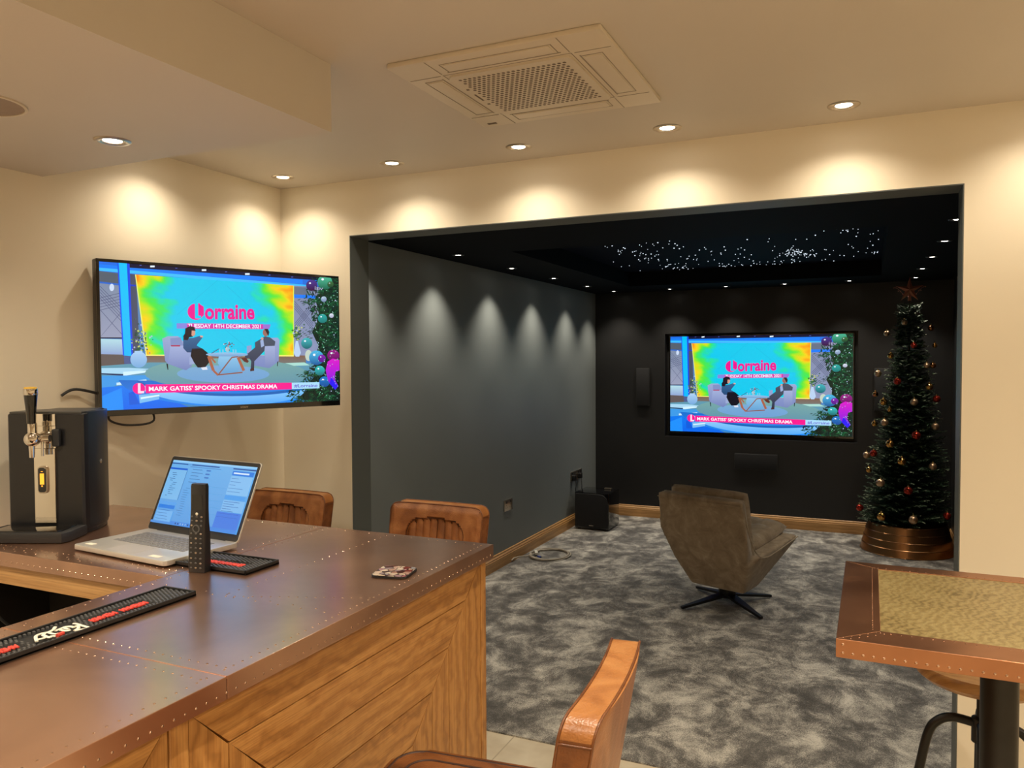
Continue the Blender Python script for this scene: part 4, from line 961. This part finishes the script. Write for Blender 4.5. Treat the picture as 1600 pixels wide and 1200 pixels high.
def lp(x0, y0, x1, y1, c): p.poly([(x0, y0), (x1, y0), (x1, y1), (x0, y1)], c, raw=True)
lp(0, 0, 1, .03, (140, 195, 235)); lp(.0, .045, .58, .06, (25, 65, 140)); lp(.74, .045, 1, .062, (25, 65, 140)); lp(.2, .045, .25, .06, (90, 150, 210)); lp(0.0, .12, .215, .148, (25, 90, 200)); lp(.213, .148, .217, .62, (30, 75, 150)); lp(0, .148, .213, .62, (118, 178, 226))
rr = random.Random(3)
for k in range(13): x = .03+rr.random()*.06; lp(x, .20+k*.03, x+.02+rr.random()*.06, .207+k*.03, (50, 95, 160))
lp(.02, .66, .215, .70, (85, 155, 225)); lp(.02, .71, .215, .765, (35, 120, 215)); lp(0.02, .80, .215, .98, (110, 172, 228))
for k in range(4): lp(.03, .79+k*.045, .12+rr.random()*.06, .797+k*.045, (60, 110, 180))
for k in range(5): lp(.28, .12+k*.05, .34+rr.random()*.08, .128+k*.05, (60, 105, 165)); 
for k in range(3): lp(.45, .115+k*.055, .50, .135+k*.055, (60, 110, 185))
for k in range(13): lp(.25+rr.random()*.03, .42+k*.035, .30+rr.random()*.03, .426+k*.035, (60, 110, 170))
for k in range(5): lp(.50, .36+k*.10, .72, .364+k*.10, (88, 150, 208))
for k in range(6): lp(.25, .085+.0*k, .62, .093, (75, 125, 190))
lp(.76, .09, 1, .16, (40, 120, 215)); lp(.775, .112, .95, .135, (205, 225, 245)); lp(.76, .165, 1, .45, (125, 182, 230)); lp(.76, .46, .985, .52, (70, 150, 225)); lp(.76, .53, 1, .70, (120, 178, 228))
for k in range(5): lp(.77, .20+k*.05, .83+rr.random()*.1, .207+k*.05, (70, 125, 190)); lp(.77, .55+k*.035, .86+rr.random()*.1, .557+k*.035, (50, 105, 180))
lp(.73, .71, 1, .96, (60, 118, 215)); lp(.74, .73, .97, .735, (40, 90, 190)); lp(.74, .78, .97, .785, (40, 90, 190))
lp(0.24, .945, 1, 1, (60, 130, 215)); lp(0, .965, .24, 1, (75, 140, 215))
for k in range(7): lp(.30+k*.03, .96, .312+k*.03, .985, rr.choice(((30, 60, 120), (140, 180, 220), (20, 50, 130))))
o = p.done('display', lid, M['screen']); o.matrix_local = HM @ Matrix.Translation((0, -.0030, .014+.098+.010)); o['label'] = 'lit blue computer display'

# ---------------------------------------------------------------- upright remote
t = thing('remote_control', 'long black remote control standing on end in front of the laptop', 'remote control', (-1.541, -1.494, BZ+.0005), R(8))
bm = new()
secs = [(0, .024, .014), (.02, .0245, .015), (.09, .0235, .0145), (.125, .0215, .012), (.16, .0215, .010), (.215, .0215, .010), (.222, .020, .009)]
rows = []
for z, a, b in secs: rows.append([bm.verts.new((x, y+z*.03, z)) for x, y in rrect(-a, a, -b, b, .005, 3)])
for A, B in zip(rows, rows[1:]):
    n = len(A)
    for j in range(n): bm.faces.new((A[j], A[(j+1) % n], B[(j+1) % n], B[j]))
bm.faces.new(rows[0][::-1]); bm.faces.new(rows[-1]); fin('body', bm, M['black'], t, 40)
def ry(z): return -(np.interp(z, [s[0] for s in secs], [s[2] for s in secs]))+z*.03
bm = new(); box(bm, -.015, .015, ry(.18)-.0008, ry(.18)+.003, .155, .195); fin('display', bm, M['blackgloss'], t)
for k, z in enumerate([.012, .024, .036, .050, .062, .074, .086, .098, .118, .130, .140]):
    for x in ((-.014, 0, .014) if k != 8 else (-.014, .014)):
        bm = new(); ico(bm, (x, ry(z)-.0003, z), .0034, 1, (1.15, .35, .75)); fin('button', bm, M['button'] if (k+int(x*1000)) % 3 else M['nickel'], t, 80)
bm = new(); mm = Matrix.Translation((0, ry(.112)-.0002, .110)) @ Matrix.Rotation(R(90), 4, 'X'); lathe(bm, [(.0075, -.001), (.0075, .0015), (.0105, .0015), (.0105, -.001)], 20, mtx=mm); fin('navigation_ring', bm, M['button'], t, 60)
bm = new(); ico(bm, (0, ry(.146)-.0004, .147), .004, 2, (1, .4, 1)); fin('power_button', bm, M['whitepaint'], t, 80)

# ---------------------------------------------------------------- bar mats
def mat_nubs(w_, l_, skip):
    bm = new(); sx = .0092; i = 0; x = -w_/2+.009
    while x < w_/2-.006:
        y = -l_/2+.009+(sx/2 if i % 2 else 0)
        while y < l_/2-.006:
            if not skip(x, y): box(bm, x-.0028, x+.0028, y-.0020, y+.0020, .0035, .0085)
            y += sx
        x += .0085; i += 1
    return bm
def rubber_mat(name, label, cx, cy, w_, l_, skip, group):
    t = thing(name, label, 'bar mat', (cx, cy, BZ+.0005), 0, group)
    bm = new(); box(bm, -w_/2, w_/2, -l_/2, l_/2, 0, .004)
    for a, b, c, d in ((-w_/2, -w_/2+.004, -l_/2, l_/2), (w_/2-.004, w_/2, -l_/2, l_/2), (-w_/2, w_/2, -l_/2, -l_/2+.004), (-w_/2, w_/2, l_/2-.004, l_/2)): box(bm, a, b, c, d, 0.0, .012, .001, 1)
    fin('tray', bm, M['rubber'], t)
    o = fin('rubber_nubs', mat_nubs(w_, l_, skip), M['nub'], t); o['kind'] = 'stuff'
    return t
GM = 'black rubber bar mats'
RX, RY, RW, RL = -1.436, -2.036, .098, .77
def skip1(x, y):
    Y = RY+y
    return abs(x) < .022 and (-1.885 < Y < -1.745 or -2.14 < Y < -2.025) or (abs(x) < .036 and -2.015 < Y < -1.905)
t = rubber_mat('bar_runner', 'long black rubber bar runner with white script and red lettering along the bar', RX, RY, RW, RL, skip1, GM)
strokes = [[(-1.4007, -2.0053), (-1.4274, -1.9892), (-1.4338, -1.9764), (-1.4291, -1.9637), (-1.4337, -1.9496), (-1.4448, -1.9381)],
 [(-1.4096, -1.9966), (-1.406, -1.9913), (-1.4092, -1.9812), (-1.4215, -1.9788), (-1.4261, -1.973)], [(-1.4092, -1.9812), (-1.3986, -1.9816), (-1.4023, -1.9755), (-1.3945, -1.9721)],
 [(-1.4291, -1.9637), (-1.4159, -1.9659), (-1.4066, -1.9644), (-1.4034, -1.9604)], [(-1.4235, -1.9532), (-1.425, -1.9431), (-1.4264, -1.93), (-1.4184, -1.9237), (-1.4073, -1.9243)],
 [(-1.4187, -1.9457), (-1.4031, -1.9442), (-1.4014, -1.9381)], [(-1.421, -1.9358), (-1.4083, -1.9357)], [(-1.3912, -1.9363), (-1.3955, -1.9246), (-1.408, -1.9163), (-1.4112, -1.9205)],
 [(-1.4295, -1.9117), (-1.423, -1.9089), (-1.4031, -1.9114), (-1.381, -1.9128)], [(-1.381, -1.9128), (-1.3806, -1.9235), (-1.3867, -1.9303), (-1.3904, -1.936)]]
SH = -.015      # the traced strokes sit on the mat's own centre line
bm = new()
for s_ in strokes:
    q = smoothpath([(x+SH, y, BZ+.0095) for x, y in s_], 4); tube(bm, q, .0034, 6)
for v in bm.verts: v.co.z = BZ+.0095+(v.co.z-BZ-.0095)*.4
fin('white_script', bm, M['whitepaint'], t, world=True)
bm = new(); tube(bm, [(-1.3922+SH, -1.9711, BZ+.0105), (-1.3949+SH, -1.9566, BZ+.0105)], .0042, 8); fin('red_mark', bm, M['redprint'], t, world=True)
def glyphs(bm, cx, a, b, h, n, z, axis='y', seed=1):
    """raised worn letter strokes"""
    r_ = random.Random(seed); st_ = (b-a)/n
    for k in range(n):
        p0 = a+k*st_; w_ = st_*.72; o = []
        L_ = {0: [((0, -1), (0, 1)), ((1, -1), (1, 1)), ((0, 0), (1, 0))], 1: [((0, -1), (0, 1)), ((0, 1), (1, 1)), ((0, 0), (1, 0)), ((1, 0), (1, 1)), ((0, 0), (1, -1))], 2: [((0, -1), (0, 1)), ((0, 1), (1, 1)), ((0, 0), (1, 0)), ((0, -1), (1, -1))], 3: [((0, -1), (0, 1)), ((1, -1), (1, 1)), ((0, 1), (1, 1)), ((0, -1), (1, -1))], 4: [((0, -1), (.5, 1)), ((.5, 1), (1, -1)), ((.2, -.2), (.8, -.2))], 5: [((0, -1), (0, 1)), ((0, 1), (1, -1)), ((1, -1), (1, 1))]}[r_.randrange(6)]
        for (u0, v0), (u1, v1) in L_:
            if axis == 'y': P0, P1 = (cx+v0*h/2, p0+u0*w_, z), (cx+v1*h/2, p0+u1*w_, z)
            else: P0, P1 = (p0+u0*w_, cx+v0*h/2, z), (p0+u1*w_, cx+v1*h/2, z)
            tube(bm, [P0, P1], .0021, 5)
for a, b, n, sd in ((-1.882, -1.825, 5, 1), (-1.812, -1.750, 6, 2), (-2.135, -2.030, 9, 3)):
    bm = new(); glyphs(bm, -1.428, a, b, .017, n, BZ+.0090, 'y', sd); fin('red_lettering', bm, M['redprint'], t, world=True)
t = rubber_mat('bar_mat', 'small black rubber bar mat with red lettering behind the remote control', -1.535, -1.418, .262, .122, lambda x, y: abs(y) < .014 and -.05 < x < .09, GM)
bm = new(); glyphs(bm, -1.434, -1.575, -1.452, .018, 10, BZ+.0090, 'x', 5); fin('red_lettering', bm, M['redprint'], t, world=True)
# coaster
t = thing('coaster', 'square glossy coaster with a pebble print near the bar corner', 'coaster', (-1.075, -1.315, BZ+.0005), R(12))
bm = new(); prism(bm, rrect(-.047, .047, -.047, .047, .016, 5), 0, .006, bev=.0015); fin('backing', bm, M['black'], t, 40)
bm = new(); prism(bm, rrect(-.045, .045, -.045, .045, .015, 5), .0058, .0068); fin('printed_top', bm, M['coaster'], t)

# ---------------------------------------------------------------- swivel armchair
CR = R(-20)
t = thing('swivel_armchair', 'taupe fabric swivel armchair on a black star base, seen from behind', 'armchair', (-.825, 2.165, .006), CR)
bm = new()
hull(bm, [(s*x, y, z) for s in (-1, 1) for x, y, z in ((.292, -.36, .735), (.305, -.315, .50), (.258, -.236, .32), (.185, -.13, .125), (.280, -.30, .745), (.270, -.235, .50), (.16, -.06, .14), (.255, -.14, .34))])
hull(bm, [(s*x, y, z) for s in (-1, 1) for x, y, z in ((.308, -.16, .385), (.30, .36, .435), (.285, .385, .40), (.185, -.13, .125), (.16, .10, .125), (.30, -.05, .36), (.258, -.236, .32), (.26, .34, .44))])
o = fin('shell', bm, M['fabric'], t)
mdf = o.modifiers.new('blend', 'REMESH'); mdf.mode = 'VOXEL'; mdf.voxel_size = .012; mdf.use_smooth_shade = True
mdf = o.modifiers.new('soften', 'SMOOTH'); mdf.factor = .6; mdf.iterations = 5
bm = new()
def cushion(bm, sx, sy, sz, mtx, tuft=0, n=22, ex=4.):
    g_ = bmesh.ops.create_grid(bm, x_segments=n, y_segments=n, size=1.)['verts']; top = []
    g2 = bmesh.ops.create_grid(bm, x_segments=n, y_segments=n, size=1.)['verts']
    for vs, s_ in ((g_, 1), (g2, -1)):
        for v in vs:
            x, y = v.co.x, v.co.y
            h = (max(0, 1-abs(x)**ex)*max(0, 1-abs(y)**ex))**.42
            if tuft and s_ > 0: h *= 1-.22*math.exp(-((x % .66-.33)/.07)**2)-.22*math.exp(-((y % .66-.33)/.07)**2)+.05*mnoise(Vector((x*4, y*4, 2)))
            v.co = Vector((x*sx*(1-.03*abs(y)**6), y*sy*(1-.03*abs(x)**6), s_*h*sz))
    bmesh.ops.transform(bm, matrix=mtx, verts=g_+g2)
    bmesh.ops.remove_doubles(bm, verts=g_+g2, dist=.002)
cushion(bm, .272, .235, .055, Matrix.Translation((0, -.196, .550)) @ Matrix.Rotation(R(101), 4, 'X') @ Matrix.Scale(-1, 4, (0, 0, 1)), 1); bc = fin('back_cushion', bm, M['fabric'], t, 180)
cushion_b = new(); cushion(cushion_b, .235, .24, .065, Matrix.Translation((0, .135, .44)) @ Matrix.Rotation(R(9), 4, 'X'), 1); fin('seat_cushion', cushion_b, M['fabric'], t, 180)
bm = new()
for s in (-1, 1): tube(bm, smoothpath([(s*.286, -.335, .715), (s*.303, -.285, .53), (s*.308, -.20, .41), (s*.310, -.08, .372), (s*.307, .12, .39), (s*.302, .36, .425)], 6), .004, 6)
tube(bm, [(-.288, -.362, .712), (.288, -.362, .712)], .003, 6)
fin('piping', bm, M['fabric'], t, 80)
bm = new(); lathe(bm, [(0, .045), (.045, .045), (.055, .075), (.055, .09), (.04, .14), (0, .14)], 20); fin('swivel_post', bm, M['blkmetal'], t, 40)
for k in range(4):
    bm = new(); a = R(45+90*k)-CR
    prism(bm, [(.0, -.034), (.10, -.030), (.345, -.010), (.345, .010), (.10, .030), (0, .034)], 0, .016, Matrix.Rotation(a, 4, 'Z') @ Matrix.Translation((0, 0, .060)) @ Matrix.Rotation(R(9.0), 4, 'Y'), .002); fin('base_arm', bm, M['blkmetal'], t)

# ---------------------------------------------------------------- christmas tree
TX, TY = .285, 4.2
def Rz(z): return max(.04, .355-(z-.33)*.28/1.75)
t = thing('christmas_tree', 'tall slim dark green christmas tree in the far right cinema corner', 'christmas tree', (TX, TY, .006))
bm = new(); tube(bm, [(0, 0, .0), (0, 0, 1.0), (0, 0, 2.07)], [.022, .015, .006], 8)
lathe(bm, [(0, 0), (.10, 0), (.10, .02), (.03, .04), (0, .04)], 12); fin('trunk', bm, M['bark'], t)
bm = new(); fb = new(); tw = new(); r5 = random.Random(11)
z = .27; nbr = 0
tips = []
while z < 2.05:
    Rr = Rz(z)*.98; nb = max(7, int(46*Rr/.35+5))
    for k in range(nb):
        a = 2*math.pi*(k+r5.random()*.8)/nb; L_ = Rr*r5.uniform(.78, 1.1); up_ = r5.uniform(-.06, .14)*L_+.10*L_
        tips.append((z+r5.uniform(-.03, .03), a, L_, up_))
    z += .062
for z, a, L_, up_ in tips:
    d = Vector((math.cos(a), math.sin(a), 0)); L_ = min(L_, (.300/d.x) if d.x > .1 else 9); p0 = Vector((0, 0, z-.02)); p1 = d*L_+Vector((0, 0, z+up_-.03))
    side = Vector((-d.y, d.x, 0)); nn = int(12+L_*44); tgt = bm
    for j in range(nn):
        f = .32+.68*j/nn; c = p0.lerp(p1, f); c.z -= .02*math.sin(f*3.1)
        for s in (-1, 1):
            ln = (.040*(1.15-f)+.020)*r5.uniform(.7, 1.2); q = (side*s*r5.uniform(.5, 1)+d*r5.uniform(.5, 1)+Vector((0, 0, r5.uniform(-.35, .5)))).normalized()
            wv = q.cross(Vector((r5.uniform(-.4, .4), r5.uniform(-.4, .4), 1))).normalized()*.0042
            a0, b0, e0, m0 = c-wv*.6, c+wv*.6, c+q*ln, c+q*ln*.6
            vs = [bm.verts.new(a0), bm.verts.new(b0), bm.verts.new(m0+wv), bm.verts.new(e0), bm.verts.new(m0-wv)]
            f_ = bm.faces.new(vs)
            f_.material_index = 1 if (f > .82 and r5.random() < .35) else 0
    tube(bm, [p0, p1], [.004, .0015], 4, cap=False)
o = fin('foliage', bm, [M['needle'], M['frost']], t, normals=False); o['kind'] = 'stuff'
t = thing('tree_collar', 'round banded copper collar round the foot of the christmas tree', 'tree collar', (TX, TY, .006))
prof = [(.348, 0), (.354, .004)]
for k in range(4):
    z0 = .006+k*.057; r0 = .352-.058*(z0/.235); r1 = .352-.058*((z0+.052)/.235)
    prof += [(r0, z0), (r1, z0+.050), (r1+.003, z0+.053), (r1-.001, z0+.057)]
prof += [(.296, .235), (.292, .235), (.345, .002), (.348, 0)]
bm = new(); lathe(bm, prof, 64); fin('band', bm, M['bronze'], t, 30)
# star
t = thing('tree_star', 'copper five-pointed star on top of the christmas tree', 'star ornament', (TX, TY, 2.075))
bm = new(); vs = []
for k in range(10):
    a = R(90+36*k); q = .108 if k % 2 == 0 else .034; vs.append(bm.verts.new((q*math.cos(a), 0, .06+q*math.sin(a))))
f_, b_ = bm.verts.new((0, -.022, .06)), bm.verts.new((0, .022, .06))
for k in range(10): bm.faces.new((vs[k], vs[(k+1) % 10], f_)); bm.faces.new((vs[(k+1) % 10], vs[k], b_))
fin('star_body', bm, M['starcop'], t)
bm = new(); lathe(bm, [(.012, -.03), (.008, .03), (0, .03)], 12); fin('socket', bm, M['starcop'], t)
bm = new()
for s in (-1, 1):
    tube(bm, smoothpath([(0, 0, .0), (s*.05, .005, .03), (s*.09, .0, .075), (s*.115, 0, .085)], 5), .0016, 5)
    for k in range(5): ico(bm, (s*(.05+.016*k), 0, .03+.014*k+(.006 if k % 2 else -.006)), .005, 1)
fin('berry_twig', bm, M['starcop'], t)
BL = [(-.03, -.104, 1.866, 'c', 5), (.122, -.008, 1.819, 'a', 5), (-.129, .002, 1.783, 'c', 5), (.021, -.137, 1.68, 'r', 5), (.15, -.009, 1.68, 'g', 4), (-.111, -.103, 1.599, 'g', 5), (.1, -.13, 1.521, 'c', 5), (.138, -.088, 1.521, 'a', 5), (-.192, .004, 1.452, 'c', 6), (-.074, -.169, 1.394, 'r', 6), (.118, -.15, 1.354, 'g', 6), (-.21, .004, 1.282, 'a', 5), (-.159, -.138, 1.227, 'g', 6), (.027, -.208, 1.234, 'c', 6), (.166, -.123, 1.257, 'r', 6), (-.122, -.184, 1.168, 'g', 4), (-.218, -.101, 1.045, 'g', 5), (-.154, -.18, 1.064, 'c', 6), (.16, -.18, 1.043, 'c', 6), (.041, -.249, .974, 'r', 7), (-.121, -.234, .9, 'g', 7), (-.273, -.072, .782, 'c', 6), (-.226, -.161, .81, 'r', 6), (-.048, -.279, .771, 'g', 7), (.146, -.25, .737, 'c', 6), (-.258, -.152, .672, 'g', 5), (-.183, -.254, .587, 'c', 7), (-.007, -.319, .547, 'r', 7), (-.322, -.139, .355, 'r', 6), (-.177, -.308, .329, 'g', 7), (.025, -.354, .329, 'c', 7), (.242, -.253, .358, 'r', 6)]
CN = {'c': 'champagne satin', 'g': 'shiny gold', 'r': 'shiny red', 'a': 'copper-coloured'}
LBL = ['highest champagne bauble, just below the star on the tree', 'copper-coloured bauble high on the right edge of the tree', 'champagne bauble high on the left edge, level with the screen top', 'highest red bauble in the middle of the tree', 'small gold bauble high on the right edge, level with the highest red one',
 'gold bauble high on the left, below and left of the highest red one', 'champagne bauble right of centre, touching a copper one on the right edge', 'copper-coloured bauble behind a champagne one on the right edge', 'champagne bauble in front of the right wall speaker, upper left edge of the tree', 'second highest red bauble, left of the tree centre',
 'gold bauble right of centre, just above a red one on the right edge', 'copper-coloured bauble at the left edge in front of the wall speaker', 'gold bauble near the left edge, below and right of a copper one', 'champagne bauble at the middle of the tree, level with a red one to its right', 'red bauble on the right edge halfway up the tree',
 'smallest gold bauble left of centre halfway up the tree', 'gold bauble on the left edge touching a champagne one halfway up', 'champagne bauble beside a gold one, left of centre halfway up', 'champagne bauble on the right edge below the red one halfway up', 'red bauble in the centre of the tree below its middle',
 'large gold bauble left of centre, above the red and champagne pair', 'champagne bauble at the left edge, left half of a pair with a red one', 'red bauble at the left edge, right half of a pair with a champagne one', 'large gold bauble in the centre of the lower tree', 'champagne bauble on the right of the lower tree',
 'gold bauble at the left edge below the red and champagne pair', 'large champagne bauble left of centre in the lower tree', 'large red bauble in the centre of the lower tree', 'red bauble at the lowest left tip of the tree', 'gold bauble just above the left side of the copper collar',
 'champagne bauble just above the middle of the copper collar', 'red bauble at the lowest right tip of the tree']
sph = {}
for (dx, dy, z, c, r_), lb in zip(BL, LBL):
    rad = .0052*r_*.92; v = Vector((dx, dy, 0)); out = v.normalized()*.035 if v.length else Vector()
    t = thing('bauble', lb, 'bauble', (TX+dx+out.x, TY+dy+out.y, z), 0, 'baubles on the christmas tree')
    bm = new(); lathe(bm, [(0, -rad)]+[(rad*math.cos(R(a)), rad*math.sin(R(a))) for a in range(-75, 80, 15)]+[(0, rad)], 24); fin('ball', bm, M['b_'+c], t, 180)
    bm = new(); lathe(bm, [(.0075, rad*.96), (.0075, rad+.008), (0, rad+.008)], 10); tube(bm, [(0, 0, rad+.007), (0, 0, rad+.02)], .0012, 5); fin('cap', bm, M['cap'], t)

# ---------------------------------------------------------------- copper topped poseur table and its stool
QX0, QX1, QY0, QY1, QZ, QT_ = -.055, .565, -1.350, -.722, 1.052, .036
tc_ = ((QX0+QX1)/2, (QY0+QY1)/2, 0)
t = thing('bar_table', 'tall table with copper border and oak inlay on a black post, right foreground', 'table', tc_)
bw = .078
bm = new()
for k in range(4):
    q = [(QX0, QY0), (QX1, QY0), (QX1, QY1), (QX0, QY1)]; i_ = [(QX0+bw, QY0+bw), (QX1-bw, QY0+bw), (QX1-bw, QY1-bw*.7), (QX0+bw, QY1-bw*.7)]
    a, b, c_, d_ = q[k], q[(k+1) % 4], i_[(k+1) % 4], i_[k]
    prism(bm, [a, b, c_, d_], QZ-QT_, QZ, bev=.0008, seg=1)
fin('copper_border', bm, M['cop_table'], t, world=True)
bm = new(); uvl = bm.loops.layers.uv.verify(); box(bm, QX0+bw-.001, QX1-bw+.001, QY0+bw-.001, QY1-bw*.7+.001, QZ-QT_+.002, QZ-.0015)
for f in bm.faces:
    for l in f.loops: l[uvl].uv = (l.vert.co.x*.35+l.vert.co.y, l.vert.co.x-l.vert.co.y*.35)
fin('oak_inlay', bm, M['oak_top'], t, world=True)
bm = new()
def st2(x, y): ico(bm, (x, y, QZ), .0014, 1, (1, 1, .5))
n = 34
for i in range(n+1):
    y = QY0+bw+.005+(QY1-QY0-bw*1.7-.01)*i/n
    for x in (QX0+bw-.014, ): st2(x, y); 
for i in range(30): st2(QX0+bw+i*.018, QY0+bw-.012); st2(QX0+bw+i*.018, QY1-bw*.7+.010)
for i in range(5): st2(QX0+.012+i*.0145, QY0+.010+i*.0135); st2(QX0+.026+i*.0145, QY0+.009+i*.0135); st2(QX0+.012+i*.0145, QY1-.010-i*.010)
for i in range(34): ico(bm, (QX0+.012+i*.0178, QY0, QZ-.026), .0028, 1, (1, .5, 1))
ico(bm, (QX0+.012, QY0, QZ-.010), .0028, 1, (1, .5, 1))
for i in range(34): ico(bm, (QX0, QY0+.012+i*.0178, QZ-.026), .0028, 1, (.5, 1, 1))
o = fin('nail_studs', bm, M['stud'], t, world=True); o['kind'] = 'stuff'
bm = new(); tube(bm, [(0, 0, .02), (0, 0, QZ-QT_-.006)], .036, 32); fin('post', bm, M['darkmetal'], t, 60)
bm = new(); box(bm, -.12, .12, -.12, .12, QZ-QT_-.008, QZ-QT_-.001); fin('top_plate', bm, M['darkmetal'], t)
bm = new(); lathe(bm, [(0, 0), (.22, 0), (.22, .012), (.06, .022), (.045, .035), (0, .035)], 40); fin('base_plate', bm, M['darkmetal'], t, 40)
t = thing('industrial_stool', 'round wooden stool with bent black metal legs under the copper-edged table', 'stool', (.285, -.50, 0))
bm = new(); uvl = bm.loops.layers.uv.verify()
lathe(bm, [(0, .730), (.10, .731), (.145, .738), (.160, .748), (.165, .738), (.163, .720), (.145, .705), (.10, .697), (0, .694)], 48)
for f in bm.faces:
    for l in f.loops: l[uvl].uv = (l.vert.co.x, l.vert.co.y+l.vert.co.z)
fin('seat', bm, M['seatwood'], t, 40)
bm = new(); lathe(bm, [(0, .36), (.012, .36), (.012, .66), (.045, .675), (.06, .695), (0, .695)], 20); lathe(bm, [(.012, .53), (.024, .535), (.024, .60), (.012, .605)], 20); fin('screw_column', bm, M['darkmetal'], t, 40)
for k in range(4):
    a = R(175+90*k); d = Vector((math.cos(a), math.sin(a), 0))
    bm = new(); tube(bm, smoothpath([d*.02+Vector((0, 0, .585)), d*.07+Vector((0, 0, .588)), d*.105+Vector((0, 0, .57)), d*.128+Vector((0, 0, .53)), d*.15+Vector((0, 0, .42)), d*.195+Vector((0, 0, .16)), d*.22+Vector((0, 0, .002))], 6), .0125, 10); fin('leg', bm, M['darkmetal'], t, 60)
    bm = new(); tube(bm, [d*.02+Vector((0, 0, .40)), d*.156+Vector((0, 0, .38))], .006, 8); fin('brace', bm, M['darkmetal'], t, 60)
bm = new(); tube(bm, [(.185*math.cos(R(a)), .185*math.sin(R(a)), .22) for a in range(0, 360, 15)], .009, 8, closed=True); fin('foot_ring', bm, M['darkmetal'], t, 60)
